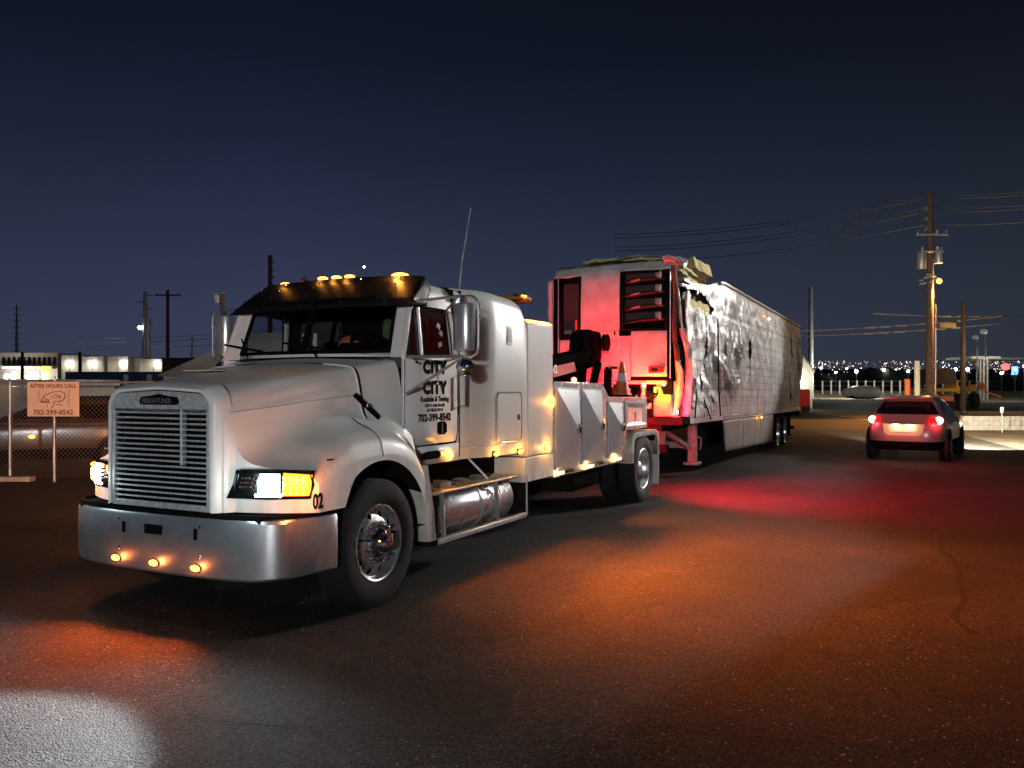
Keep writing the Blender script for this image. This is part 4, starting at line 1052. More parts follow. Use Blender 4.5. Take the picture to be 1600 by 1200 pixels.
seams = [s_+(.12*math.sin(i_*2.3) if 0 < i_ < len(seams)-1 else 0) for i_, s_ in enumerate(seams)]
for s in (1, -1):
    for xa, xb in zip(seams, seams[1:]):
        nu = max(10, int((xa-xb)*(17 if xa > -6 else 11)))
        nv = 56 if xa > -6 else 40
        def fn(u, v):
            x = lerp(xa+.012, xb-.012, u); z = lerp(ZB, top_z(x)-.02, v)
            ed = min(1, 8*min(v, 1-v)+.1)
            return (x, s*(1.30+side_off(x, z)*ed+(.003 if seams.index(xa) % 2 else 0)), z)
        sk = (lambda u, v: hole(lerp(xa, xb, u), lerp(ZB, top_z(lerp(xa, xb, u)), v))) if s == 1 else None
        MB().grid(fn, nu, nv if s == 1 else 12, sk).build('side_panel', CRUM, TL, ang=62, fix=False)
# wavy lining behind the skin, seen through the holes
def lining(u, v):
    x = lerp(-.15, -14.3, u); z = lerp(ZB+.05, top_z(x)-.10, v)
    return (x, 1.15+side_off(x, z)*.8, z)
MB().grid(lining, 90, 14).build('inner_lining', BROWN, TL, ang=40, fix=False)
def foamy(mb, x0, x1, y0, y1, zf, th, nx=16, ny=6, jag=.06):
    "slab of torn foam following zf(x,y)"
    top = []; bot = []
    for j in range(ny+1):
        for i in range(nx+1):
            u, v = i/nx, j/ny; x = lerp(x0, x1, u); y = lerp(y0, y1, v)
            e_ = 1 if i in (0, nx) or j in (0, ny) else 0
            x += e_*jag*noise.noise(Vector((x*4, y*4, 1))); y += e_*jag*noise.noise(Vector((x*4, y*4, 8)))
            z = zf(x, y)+.03*noise.noise(Vector((x*5, y*5, 3)))
            top.append((x, y, z+th/2)); bot.append((x, y, z-th/2-.02*noise.noise(Vector((x*6, y*6, 13)))))
    w_ = nx+1; n_ = w_*(ny+1)
    f = []
    for j in range(ny):
        for i in range(nx):
            a = j*w_+i; f.append((a, a+1, a+w_+1, a+w_)); f.append((n_+a, n_+a+w_, n_+a+w_+1, n_+a+1))
    for i in range(nx):
        f.append((i, n_+i, n_+i+1, i+1)); a = ny*w_+i; f.append((a, a+1, n_+a+1, n_+a))
    for j in range(ny):
        a = j*w_; f.append((a, a+w_, n_+a+w_, n_+a)); a += nx; f.append((a, n_+a, n_+a+w_, a+w_))
    mb.add(top+bot, f); return mb
fm = MB()
fm.grid(lambda u, v: (lerp(-.15, -2.0, u), 1.235+.03*noise.noise(Vector((u*9, v*5, 0))), lerp(3.08, 3.36+.06*noise.noise(Vector((u*6, 0, 2))), v)), 20, 6)
fm.build('exposed_foam', FOAM, TL, ang=30)
# roof: intact part, peeled layers at the front
MB().grid(lambda u, v: (lerp(-2.6, -14.6, u), lerp(-1.28, 1.28, v), 3.90+.03*math.sin(PI*v)+.04*noise.noise(Vector((u*20, v*3, 1)))), 50, 6).build('roof', SKIRTM, TL, solid=.02)
MB().tube([(x, 1.30, top_z(x)+.015+.012*noise.noise(Vector((x*2, 0, 0)))) for x in [-2.6-i*.4 for i in range(31)]], .045, 6).build('roof_rail', SKIRTM, TL, ang=50)
MB().tube([(x, 1.26+.03*noise.noise(Vector((x, 0, 0))), top_z(x)+.0+.05*noise.noise(Vector((x*2, 0, 4)))) for x in [.3-i*.3 for i in range(11)]], .035, 6).build('bent_roof_rail', GALV, TL, ang=50)
lay = [(-.1, -2.7, .1, 1.22, lambda x, y: 3.66-.02*x+.03*math.sin(x*2.2), .06, SKIRTM), (.1, -2.5, -.2, 1.18, lambda x, y: 3.78+.07*math.sin((x+.3)*1.6), .07, FOAM),
       (.0, -2.3, -1.1, .9, lambda x, y: 3.90+.06*math.sin((x+.9)*1.9), .05, BROWN), (.1, -2.4, -.9, 1.05, lambda x, y: 3.97-.06*abs(x+1.2)+.02*math.sin(x*5), .05, FOAM)]
for x0, x1, y0, y1, zf, th, m_ in lay:
    foamy(MB(), x0, x1, y0, y1, zf, th, 18, 8).build('peeled_roof_layer', m_, TL, ang=30)
# yellow strap down the side
MB().grid(lambda u, v: (-3.14-.055*u-.06*v*0, 1.375+max(side_off(-3.17, lerp(1.9, 3.1, v)), 0), lerp(1.86, 3.10, v)), 1, 20).build('yellow_strap', mat('yellow_strap', (.55, .48, .14), .6), TL, solid=.008)
# floor rail, chassis
MB().box(-14.6, .05, 1.265, 1.325, 1.10, 1.20).build('floor_rail', CRUM, TL, bevel=.008)
MB().box(-14.6, .05, -1.325, -1.265, 1.10, 1.20).build('floor_rail', CRUM, TL, bevel=.008)
MB().box(-14.55, .0, -1.26, 1.26, 1.12, 1.24).build('floor', DARK, TL)
sc_ = None
for i in range(60):
    p = (-2.9-i*.195, 1.333, 1.155)
    if sc_ is None: sc_ = MB().box(-.03, .03, -.006, .006, -.022, .022).build('rail_rivet_plate', GALV, TL); sc_.location = p
    else: inst(sc_, None, p)
for y in (.45, -.45): MB().box(-13.8, -.2, y-.05, y+.05, .92, 1.12).build('chassis_rail', DARK, TL)
MB().box(-14.66, -14.56, -1.3, 1.3, .92, 1.16).build('rear_sill', DARK, TL)
MB().box(-14.7, -14.6, -1.28, 1.28, 1.18, 3.84).build('rear_door_frame', SKIRTM, TL, bevel=.01)
MB().box(-14.9, -14.7, -1.1, 1.1, .48, .58).build('rear_bumper_bar', DARK, TL)
# crumpled near rear post
MB().tube([(-14.64, 1.30+.05*math.sin(z*3.1)+.05*gauss(z-2.9, .3), z) for z in [1.2+i*.14 for i in range(19)]], .035, 6).build('rear_post', SKIRTM, TL, ang=60)
# side skirt of three panels
def skirt(xa, xb):
    def fn(u, v):
        x = lerp(xa-.004, xb+.004, u); f = max(0, (x+3.6)/.65) if x > -3.6 else 0
        zb = lerp(.33, .42, max(0, min(1, (x+9.4)/6)))
        xs_ = x - (1-v)*.42*gauss(x+2.97, .5)
        return (xs_, 1.29+.012*noise.noise(Vector((x*1.6, v*2, 0)))-.03*(1-v), lerp(zb, 1.10, v))
    return MB().grid(fn, 12, 8).build('skirt_panel', SKIRTM, TL, solid=.012)
for xa, xb in ((-2.97, -5.1), (-5.1, -7.3), (-7.3, -9.42)): skirt(xa, xb)
for x in (-7.21, -6.55):
    q = MB().ball((x, 1.345, 1.05), .032, 10, 6, (1, .6, 1)).build('side_marker_lamp', AMB if x < -7 else AMBS, TL)
lamp('POINT', 'side_marker_light', (-7.21, 1.42, 1.05), 1.6, (1, .35, .05), .03, parent=TL)
for x in (-7.6, -8.35):
    MB().ball((x, 1.335, 3.62), .035, 8, 6).build('roof_marker_lamp', AMBS if x > -8 else YLW, TL)
# wheels
TW = []
for x in (-10.45, -11.78):
    for s in (1, -1):
        w_ = rear_wheel(TL, (x, s*1.13, .50), s, .50, ALU, 'trailer_wheel')
        o = tyre_mb(.24, .50).build('inner_tyre', RUB, TL, ang=35); o.location = (x, s*.80, .50)
    MB().cyl((x, -1.1, .5), (x, 1.1, .5), .07).build('trailer_axle', DARK, TL)
MB().box(-12.6, -9.7, -.5, .5, .62, .92).build('bogie_frame', DARK, TL)
for x in (-9.75, -12.55): MB().box(x-.01, x+.01, .85, 1.3, .35, 1.05).build('mud_flap', BLACK, TL)
# landing gear, braces
GREYP = mat('grey_landing_gear_paint', (.30, .29, .28), .5, noise_scale=7, noise_amt=.4)
for s in (1, -1):
    MB().box(-2.02, -1.86, s*.92-.08, s*.92+.08, .30, 1.12).build('landing_leg', GREYP, TL, bevel=.01)
    MB().box(-2.12, -1.76, s*.92-.14, s*.92+.14, .24, .30).build('landing_foot', GREYP, TL, bevel=.01)
    MB().bar((-1.9, s*.9, .55), (-.4, s*.6, 1.08), .07).build('landing_brace', GREYP, TL)
    MB().bar((-2.0, s*.9, .55), (-3.3, s*.6, 1.08), .06).build('landing_brace', GREYP, TL)
MB().bar((-1.94, -.9, .62), (-1.94, .9, .62), .09, .12).bar((-1.94, -.9, .95), (-1.94, .9, .55), .05).build('landing_crossbar', GREYP, TL)
MB().tube([(-1.85, 1.0, .8), (-1.8, 1.12, .78), (-1.72, 1.14, .66), (-1.70, 1.13, .56)], .018, 6).build('crank_handle', GREYP, TL)
MB().box(-.9, .32, -.9, .95, .98, 1.12).build('upper_coupler_plate', DARK, TL)
MB().lathe([(.001, -.55), (.22, -.55), (.26, -.5), (.26, .5), (.22, .55), (.001, .55)], (-.6, .15, .86), 'y', 24).build('unit_fuel_tank', HWHITE, TL)
MB().box(.05, .5, -.95, .15, .82, 1.12).build('battery_box', BLACK, TL, bevel=.02)
MB().box(-.05, .5, -1.25, 1.36, 1.10, 1.225).build('front_sill', DARK, TL, bevel=.01)

# ---- front: refrigeration unit
def fx(y): return .45-.10*(y/1.1)**2
def fgrid(y0, y1, z0, z1, off=0, ny=10, nz=4, m=HWHITE, name='unit_panel', parent=TL, solid=.03, tilt=0, crown=0, bevel=0):
    mb = MB().grid(lambda u, v: (fx(lerp(y0, y1, u))+off-.05*max(0, (lerp(z0, z1, v)-3.4))*1.0, lerp(y0, y1, u), lerp(z0, z1, v)+tilt*(lerp(y0, y1, u)) + crown*math.sin(PI*u)*v), ny, nz)
    return mb.build(name, m, parent, solid=solid, bevel=bevel)
MB().box(-.05, .20, -1.14, 1.10, 1.22, 3.80).build('unit_frame', BLACK, TL)
fgrid(-.505, .235, 2.74, 3.80, .03, name='unit_centre_panel', crown=.02, bevel=.01)
fgrid(-.47, .225, 2.64, 2.735, .028, name='unit_centre_lower_strip', bevel=.006)
for y in (-.40, .15): MB().box(fx(y)+.025, fx(y)+.045, y-.012, y+.012, 2.65, 2.72).build('panel_latch', BLACK, TL)
# top cap, bent upwards towards the near side
tc_ = MB().grid(lambda u, v: (fx(lerp(-1.08, 1.15, u))-.02-.10*v+.02*noise.noise(Vector((u*9, v*3, 0))), lerp(-1.08, 1.15, u), lerp(3.74, 3.90, v)+.05*u+.02*noise.noise(Vector((u*12, 0, 0)))), 40, 4)
tc_.build('unit_top_cap', HWHITE, TL, solid=.03)
tc_ = MB().grid(lambda u, v: (fx(lerp(-.9, 1.2, u))-.10-.30*v, lerp(-.95, 1.22, u), 3.895+.05*u+.045*v+.02*noise.noise(Vector((u*15, v*3, 6)))), 36, 4)
tc_.build('bent_front_rail', CRUM, TL, solid=.03)
foamy(MB(), .22, -.4, -.55, 1.05, lambda x, y: 4.01+.05*math.cos(y*1.6)-.03, .06, 8, 20).build('peeled_roof_layer', FOAM, TL, ang=30)
foamy(MB(), .30, -.15, .1, 1.26, lambda x, y: 3.99+.06*math.sin(y*3), .035, 8, 16, .1).build('torn_roof_sheet', SKIRTM, TL, ang=25)
foamy(MB(), .42, .12, 1.0, 1.36, lambda x, y: 3.93-.25*(y-1.0)+.08*math.sin(y*9+x*8), .05, 6, 8, .12).build('crushed_corner', CRUM, TL, ang=20)
# louvre openings
def recess(y0, y1, z0, z1, name):
    fr = MB()
    for a, b_, c_, d_ in ((y0-.045, y0, z0-.045, z1+.045), (y1, y1+.045, z0-.045, z1+.045)): fr.grid(lambda u, v: (fx(lerp(a, b_, u))+.035, lerp(a, b_, u), lerp(c_, d_, v)), 2, 3)
    for c_, d_ in ((z0-.045, z0), (z1, z1+.045)): fr.grid(lambda u, v: (fx(lerp(y0, y1, u))+.035, lerp(y0, y1, u), lerp(c_, d_, v)), 8, 1)
    return fr.build(name, BLACK, TL, solid=.04)
g1 = recess(.31, 1.03, 2.78, 3.72, 'grille_opening'); g2 = recess(-.90, -.54, 2.68, 3.66, 'grille_opening')
# louvres and mesh of the near opening
FINM = mat('dark_fin_plastic', (.010, .009, .009), .5, spec=.25)
for k in range(4):
    zc = 2.90+k*.235
    MB().grid(lambda u, v: (fx(lerp(.31, 1.03, u))-.03+.05*v, lerp(.31, 1.03, u), zc-.04+.045*v+.06*math.sin(u*PI*.55)-.02), 12, 2).build('louvre_fin', FINM, g1, solid=.025)
    MB().grid(lambda u, v: (fx(.9)+.03, lerp(.86, .965, u), lerp(zc+.02, zc+.145, v)), 1, 1).build('mesh_mount', GALV, g1, solid=.02, bevel=.004)
    if k: MB().grid(lambda u, v: (fx(.5)+.035, lerp(.42, .60, u), lerp(zc-.035+.03*u, zc-.005+.03*u, v)), 3, 1).build('fin_clip', GALV, g1, solid=.012)
HEX = mat('perforated_mesh', (.16, .10, .10), .5, .3)
hx = MB()
for k in range(4):
    zc = 2.90+k*.235
    for i in range(16):
        for j in range(4):
            y = .33+i*.033; z = zc+.02+j*.034+(.017 if i % 2 else 0)
            a = fx(y)-.06
            # hexagonal ring of the mesh
            o6 = [(a, y+.0185*math.cos(PI/3*q), z+.0185*math.sin(PI/3*q)) for q in range(6)]; i6 = [(a, y+.012*math.cos(PI/3*q), z+.012*math.sin(PI/3*q)) for q in range(6)]
            hx.add(o6+i6, [(q, (q+1) % 6, 6+(q+1) % 6, 6+q) for q in range(6)])
tag(hx.build('hexagonal_mesh', HEX, g1, fix=False), kind='stuff')
hx = MB()
for i in range(10):
    for j in range(26):
        y = -.88+i*.033; z = 2.74+j*.034+(.017 if i % 2 else 0); a = fx(y)-.09
        o6 = [(a, y+.0185*math.cos(PI/3*q), z+.0185*math.sin(PI/3*q)) for q in range(6)]; i6 = [(a, y+.012*math.cos(PI/3*q), z+.012*math.sin(PI/3*q)) for q in range(6)]
        hx.add(o6+i6, [(q, (q+1) % 6, 6+(q+1) % 6, 6+q) for q in range(6)])
tag(hx.build('hexagonal_mesh', HEX, g2, fix=False), kind='stuff')
MB().box(fx(-.6)-.05, fx(-.6)+.0, -.62, -.58, 2.72, 2.95).build('orange_pipe', ORANGE, g2)
MB().box(fx(-.8)-.05, fx(-.8)+.01, -.84, -.70, 2.70, 2.78).build('pipe_fitting', GALV, g2, bevel=.02)
# doors below
fgrid(.44, 1.06, 1.93, 2.72, .025, name='unit_lower_door', bevel=.01)
fgrid(-.10, .43, 1.87, 2.60, .025, name='unit_lower_door', bevel=.01)
fgrid(-.93, -.11, 1.87, 2.60, .025, name='unit_lower_door', bevel=.01)
fgrid(-.5, .9, 2.60, 2.64, .02, name='unit_trim_strip')
pts = [(fx(.9)+.05, .74, 1.99), (fx(.9)+.05, 1.0, 1.99), (fx(.9)+.05, 1.0, 2.10), (fx(.9)+.05, .74, 2.10)]
q = MB().box(fx(.87)+.02, fx(.87)+.055, .75, 1.02, 1.99, 2.11).build('display_panel', REDC, TL, bevel=.015)
MB().box(fx(.87)+.055, fx(.87)+.060, .80, .92, 2.02, 2.075).build('display_screen', DGLASS, q)
MB().box(fx(.2)+.04, fx(.2)+.06, -.02, .22, 2.06, 2.10).build('door_handle', BLACK, TL, bevel=.006)
fgrid(-.93, 1.06, 1.80, 1.86, .03, name='unit_bottom_rail')
# machinery below: back wall, pipes, glad hands
MB().box(.0, .12, -1.1, 1.2, 1.22, 1.85).build('nose_wall', HWHITE, TL)
for i, (y, z, r_) in enumerate(((.55, 1.58, .10), (.72, 1.60, .08), (.30, 1.62, .12), (-.1, 1.55, .12))):
    MB().lathe([(.001, .30), (r_, .30), (r_, .14), (r_*.8, .10)], (0, y, z), 'x', 16).build('compressor_part', DARK, TL)
for y, r_, z0, z1 in ((.36, .07, 1.30, 1.72), (.62, .05, 1.34, 1.80), (.50, .035, 1.25, 1.60), (-.35, .09, 1.28, 1.70), (-.62, .06, 1.26, 1.78)):
    MB().lathe([(.001, z0), (r_, z0), (r_, z0+.03), (r_*.9, z0+.04), (r_*.9, z1-.05), (r_, z1-.03), (r_*.5, z1), (.001, z1)], (.30, y, 0), 'z', 14).build('filter_canister', HWHITE if y > .3 else GREYP, TL)
for i in range(5):
    z = 1.30+i*.10; MB().bar((.16, -.9, z), (.16, .75, z+.03*(i % 2)), .025).build('coolant_pipe', GREYP, TL)
for y, z in ((.45, 1.46), (.70, 1.42), (.86, 1.70), (.20, 1.38)): MB().box(.20, .34, y-.045, y+.045, z-.05, z+.05).build('valve_block', HWHITE, TL, bevel=.01)
for y0 in (.55, .72, .85):
    MB().tube(catmull([(.30, y0, 1.75), (.40, y0+.04, 1.62), (.42, y0-.12, 1.45), (.38, y0-.28, 1.30)], 5), .014, 6).build('air_hose', BLACK, TL)
MB().box(.12, .30, .80, 1.12, 1.23, 1.62).build('bracket_box', GREYP, TL, bevel=.02)
MB().bar((.25, 1.02, 1.25), (.22, .86, 1.82), .06).build('bracket_strut', HWHITE, TL)
MB().ball((.36, 1.0, 1.80), .035).build('work_lamp', YLW, TL)
lamp('POINT', 'nose_lamp_light', (.56, .97, 1.66), 26, (1, .52, .0), .04, parent=TL)
MB().ball((.3, 1.22, 1.32), .03).build('corner_lamp', LAMPW, TL)
# torn near corner: posts and twisted sheets
def ribbon(pts, w, m, name, seed=0, ydir=(0, 1, 0), sol=.006):
    P = catmull(pts, 6); n_ = len(P); yd = Vector(ydir).normalized(); v = []
    for i, p in enumerate(P):
        p = Vector(p); t = i/(n_-1); a = .5*noise.noise(Vector((t*5, seed, 0)))*2
        dr = (yd+Vector((a, 0, .15*a))).normalized()*w*(.75+.5*abs(noise.noise(Vector((t*7, seed, 3)))))
        jag = Vector((0, 0, 0))
        v += [tuple(p), tuple(p+dr*.5+Vector((.05*noise.noise(Vector((t*9, seed, 5))), 0, 0))), tuple(p+dr)]
    f = []
    for i in range(n_-1): f += [(3*i, 3*i+1, 3*i+4, 3*i+3), (3*i+1, 3*i+2, 3*i+5, 3*i+4)]
    return MB().add(v, f).build(name, m, TL, solid=sol, ang=20)
ribbon([(.42, 1.13, 3.82), (.38, 1.16, 3.3), (.40, 1.15, 2.7), (.38, 1.20, 2.1), (.36, 1.25, 1.25)], .10, BROWN, 'torn_lining_strip', 1, sol=.03)
ribbon([(.36, 1.15, 3.86), (.30, 1.22, 3.3), (.34, 1.30, 2.7), (.30, 1.42, 2.3), (.26, 1.44, 1.9), (.25, 1.38, 1.25)], .05, HWHITE, 'bent_corner_post', 2, sol=.02)
ribbon([(.22, 1.18, 3.6), (.12, 1.26, 3.1), (.10, 1.33, 2.6), (.16, 1.30, 2.0), (.10, 1.30, 1.25)], .10, DARK, 'torn_side_sheet', 3, (1, .3, 0), .01)
ribbon([(.30, 1.24, 2.75), (.34, 1.34, 2.45), (.40, 1.40, 2.1), (.36, 1.36, 1.7), (.34, 1.30, 1.25)], .16, HWHITE, 'torn_side_sheet', 4, (.3, 1, 0), .01)
ribbon([(.38, 1.20, 2.2), (.44, 1.26, 1.9), (.40, 1.22, 1.6), (.42, 1.16, 1.24)], .14, HWHITE, 'torn_side_sheet', 5, (.2, 1, 0), .01)
ribbon([(.05, 1.42, 1.45), (.15, 1.50, 1.7), (.05, 1.52, 1.95), (-.25, 1.60, 2.08)], .09, HWHITE, 'torn_side_sheet', 6, (1, .3, 0), .01)
ribbon([(.15, 1.36, 1.25), (.22, 1.46, 1.55), (.10, 1.44, 1.85), (.0, 1.36, 2.1)], .13, CRUM, 'torn_side_sheet', 7, (1, .4, 0), .01)
ribbon([(.0, 1.30, 3.45), (.06, 1.30, 2.9), (-.05, 1.28, 2.3), (.02, 1.30, 1.8)], .28, CRUM, 'torn_side_sheet', 8, (-1, .0, 0), .01)
# far corner post and bent sheet on the left of the unit
ribbon([(.30, -1.12, 3.70), (.28, -1.14, 3.2), (.30, -1.10, 2.4), (.30, -1.12, 1.25)], -.10, HWHITE, 'far_corner_post', 9, sol=.02)
ribbon([(.10, -1.14, 3.75), (.12, -1.18, 3.3), (.08, -1.16, 2.6), (.08, -1.16, 1.25)], -.07, HWHITE, 'far_side_sheet', 10, sol=.02)
MB().tube([(.37, -.965, z) for z in (1.9, 2.6, 3.2, 3.72)], .012, 6).build('hinge_rod', GALV, TL)
MB().tube([(.33, 1.10, z) for z in (1.9, 2.6, 3.2, 3.75)], .012, 6).build('hinge_rod', GALV, TL)
# hanging cables on the crumpled side
for i, pts in enumerate(([(-1.9, 1.42, 3.1), (-2.05, 1.40, 2.4), (-2.0, 1.42, 1.8), (-2.25, 1.40, 1.2)], [(-1.2, 1.25, 2.0), (-1.3, 1.28, 1.6), (-1.7, 1.34, 1.15)], [(-.35, 1.36, 1.9), (-.5, 1.35, 1.6), (-.45, 1.34, 1.2)])):
    MB().tube(catmull(pts, 6), .013, 5).build('hanging_cable', BLACK, TL)

# slab of insulation lying on the torn roof
M_ = Matrix.Translation((TL_O[0], TL_O[1], 0)) @ Matrix.Rotation(TL_A, 4, 'Z')
slab = MB()
foamy(slab, -.34, .34, -.20, .20, lambda x, y: .02*math.sin(x*4), .24, 14, 8, .05)
so = slab.build('foam_slab', FOAM, None, ang=25)
so.matrix_world = M_ @ Matrix.Translation((-1.95, .95, 4.04)) @ Matrix.Rotation(R(-6), 4, 'Y') @ Matrix.Rotation(R(-14), 4, 'Z') @ Matrix.Rotation(R(16), 4, 'X')
tag(so, 'ragged yellow slab of insulation foam sticking up on the torn trailer roof', 'foam slab')

# ================================================================== RED CAR
def smooth(a, b, t):
    t = max(0, min(1, (t-a)/(b-a))); return t*t*(3-2*t)
class CarBody:
    "body as stacked plan outlines; S(z, t): t in 0..1 goes round from rear centre over the left side to the front"
    def __init__(s, rows): s.rows = rows
    def row(s, z):
        return [interp([(r[0], r[k]) for r in s.rows], z) for k in range(1, 5)]
    def S(s, z, t, off=0):
        xr, xf, hw, ex = s.row(z)
        a = 2*PI*t + PI
        cx = (xr+xf)/2; hl = (xf-xr)/2; e_ = 2/ex
        c, sn = math.cos(a), math.sin(a)
        px = cx+(hl+off)*math.copysign(abs(c)**e_, c); py = (hw+off)*math.copysign(abs(sn)**e_, sn)
        # plan taper towards the ends
        py *= 1-.10*max(0, (px-cx)/hl)**2-.04*max(0, (cx-px)/hl)**3
        return (px, -py, z)
    def t_at(s, z, y=None, x=None, side=1):
        best = None
        rng = [i/720 for i in range(721)]
        for t in rng:
            p = s.S(z, t)
            if p[1]*side < -1e-6: continue
            if y is not None:
                if p[0] > (s.row(z)[0]+s.row(z)[1])/2: continue
                d = abs(p[1]-y)
            else: d = abs(p[0]-x)
            if best is None or d < best[0]: best = (d, t)
        return best[1]
ROWS = [(.24, -1.98, 2.0, .80, 5), (.34, -2.10, 2.10, .86, 5), (.55, -2.15, 2.15, .885, 5.5), (.72, -2.14, 2.13, .89, 5.5), (.88, -2.08, 2.02, .885, 5), (.98, -2.02, 1.75, .865, 5), (1.03, -1.97, 1.25, .84, 5),
        (1.08, -1.93, 1.02, .82, 5), (1.22, -1.78, .68, .765, 4.5), (1.36, -1.60, .36, .695, 4.2), (1.45, -1.50, .12, .62, 4), (1.50, -1.38, -.1, .52, 3.5), (1.53, -1.1, -.35, .35, 3)]
def shell(cb, z0, z1, nz, t0, t1, nt, off):
    mb = MB(); mb.grid(lambda u, v: cb.S(lerp(z0, z1, v), lerp(t0, t1, u) % 1.0 if not (t0 == 0 and t1 == 1) else u, off), nt, nz); return mb
def patch(cb, z0, z1, ta, tb_, ta2=None, tb2=None, off=.006, nz=6, nt=14):
    ta2 = ta if ta2 is None else ta2; tb2 = tb_ if tb2 is None else tb2
    return MB().grid(lambda u, v: cb.S(lerp(z0, z1, v), lerp(lerp(ta, tb_, u), lerp(ta2, tb2, u), v) % 1.0, off), nt, nz)
def make_car(name, loc, rz, paint, label, cat, lights_on):
    C = tag(empty(name, loc, rz), label, cat)
    cb = CarBody(ROWS)
    mb = MB(); NT = 96
    zs = [.24, .30, .36, .45, .55, .65, .75, .83, .9, .95, .99, 1.03, 1.06, 1.1, 1.16, 1.22, 1.3, 1.38, 1.44, 1.475, 1.50, 1.52, 1.53]
    v = [cb.S(z, i/NT) for z in zs for i in range(NT)]
    f = [(j*NT+i, j*NT+(i+1) % NT, (j+1)*NT+(i+1) % NT, (j+1)*NT+i) for j in range(len(zs)-1) for i in range(NT)]
    f.append(tuple((len(zs)-1)*NT+i for i in range(NT)))
    mb.add(v, f).build('car_body', paint, C, ang=50)
    # rear glass
    tr = lambda z, y: cb.t_at(z, y=y, side=1 if y > 0 else -1)
    a0, a1 = tr(1.10, .70), tr(1.10, -.70); b0, b1 = tr(1.40, .50), tr(1.40, -.50)
    if a0 > a1: a0, a1 = a1, a0
    if b0 > b1: b0, b1 = b1, b0
    # t wraps through 0 at the rear centre
    patch(cb, 1.10, 1.40, a1-1, a0, b1-1, b0, .008).build('rear_window', DGLASS, C)
    for side in (1, -1):
        for xa, xb, xa2, xb2 in ((-1.35, -.62, -1.22, -.58), (-.55, .72, -.50, .18)):
            ta, tb_ = cb.t_at(1.09, x=xa, side=side), cb.t_at(1.09, x=xb, side=side)
            tc2, td2 = cb.t_at(1.38, x=xa2, side=side), cb.t_at(1.38, x=xb2, side=side)
            patch(cb, 1.09, 1.38, ta, tb_, tc2, td2, .006).build('side_window', DGLASS, C)
        # tail lamps
        ta, tb_ = cb.t_at(.98, y=side*.50, side=side), cb.t_at(.98, x=-1.62, side=side)
        if side == 1 and ta > tb_: pass
        tl = patch(cb, .90, 1.03, ta, tb_, off=.012, nt=16).build('tail_lamp', REDC, C)
        p = cb.S(.965, cb.t_at(.965, y=side*.70, side=side), .03)
        if lights_on:
            MB().ball(p, .088, 12, 8, (.35, 1, .95)).build('tail_bulb', REDBULB, tl)
            lamp('POINT', 'tail_lamp_light', (p[0]-.16, p[1], p[2]-.02), 14, (1, .02, .03), .05, parent=C)
        MB().tube([(x, side*.53, 1.535+.0*x) for x in (-1.3, -.9, -.4)], .014, 6).tube([(-1.3, side*.53, 1.49), (-1.3, side*.53, 1.535)], .014, 6).tube([(-.4, side*.53, 1.50), (-.4, side*.53, 1.535)], .014, 6).build('roof_rail', CHROME, C)
        MB().ball((.62, side*.99, 1.10), .10, 12, 8, (.55, 1, .65)).build('door_mirror', paint, C)
        for xx in (-.62, .35): MB().box(xx-.1, xx+.1, side*.905-.015, side*.905+.015, .88, .905).build('door_handle', paint, C, bevel=.006)
        for x in (-1.32, 1.32):
            wh = empty('car_wheel', (x, side*.80, .34), 0 if side > 0 else PI); wh.parent = C
            MB().lathe([(.21, -.10), (.30, -.11), (.335, -.08), (.34, 0), (.335, .08), (.30, .11), (.21, .10)], n=32).build('tyre', RUB, wh)
            r_ = MB().lathe([(.22, .09), (.21, .105), (.20, .08), (.19, .03), (.001, .03)], n=32)
            for k in range(5):
                t = 2*PI*k/5; r_.bar((0, .075, 0), (.2*math.cos(t), .075, .2*math.sin(t)), .055, .02, (0, 1, 0))
            r_.build('rim', ALU, wh)
            MB().lathe([(.40, .0), (.40, .105), (.37, .108)], (x, side*.80, .36), 'y', 28).build('wheel_arch', BLACK, C)
            MB().lathe([(.001, .102), (.385, .102)], (x, side*.79, .37), 'y', 28).build('wheel_well', BLACK, C) if side > 0 else MB().lathe([(.001, -.102), (.385, -.102)], (x, side*.79, .37), 'y', 28).build('wheel_well', BLACK, C)
    # lower cladding, spoiler, plate
    patch(cb, .25, .47, 0, 1, off=.012, nt=96, nz=3).build('lower_cladding', BLACK, C)
    MB().box(-1.66, -1.40, -.55, .55, 1.47, 1.495).build('roof_spoiler', paint, C, bevel=.01)
    pl = MB().prism([(-.42, .66), (-.46, .88), (.46, .88), (.42, .66), (.34, .60), (-.34, .60)], 'x', -2.165, -2.135).build('plate_recess', PALEP, C, bevel=.012)
    MB().prism([(-.30, .69), (-.33, .86), (.33, .86), (.30, .69)], 'x', -2.172, -2.166).build('recess_panel', SIGNM, pl)  # tan inner panel of the plate recess
    MB().box(-2.186, -2.175, -.16, .16, .69, .82).build('number_plate', WINK, C, bevel=.003)
    MB().box(-2.19, -2.14, -.44, .44, .885, .905).build('plate_trim', CHROME, C)
    if lights_on:
        for y in (-.17, .17): lamp('POINT', 'plate_lamp_light', (-2.30, y, .84), 2.3, (1, .80, .40), .02, parent=C)
        for y in (-.15, .15): MB().box(-2.20, -2.175, y-.07, y+.07, .845, .87).build('plate_lamp', LAMPY, C)
        for y in (.62, -.62): lamp('SPOT', 'car_headlamp_light', (2.25, y, .70), 9000, (1, .86, .62), .05, (12, y*3-2.0, .30), R(80), .5, parent=C)
    for y in (.68, -.68): MB().ball((1.98, y, .74), .12, 10, 8, (.5, 1.2, .6)).build('car_headlamp', LAMPY if lights_on else HLD, C)
    return C
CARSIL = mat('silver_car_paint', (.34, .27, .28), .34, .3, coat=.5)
REDBULB = mat('lit_brake_bulb', (1, .3, .2), .3, emis=(1, .42, .30), estr=16)
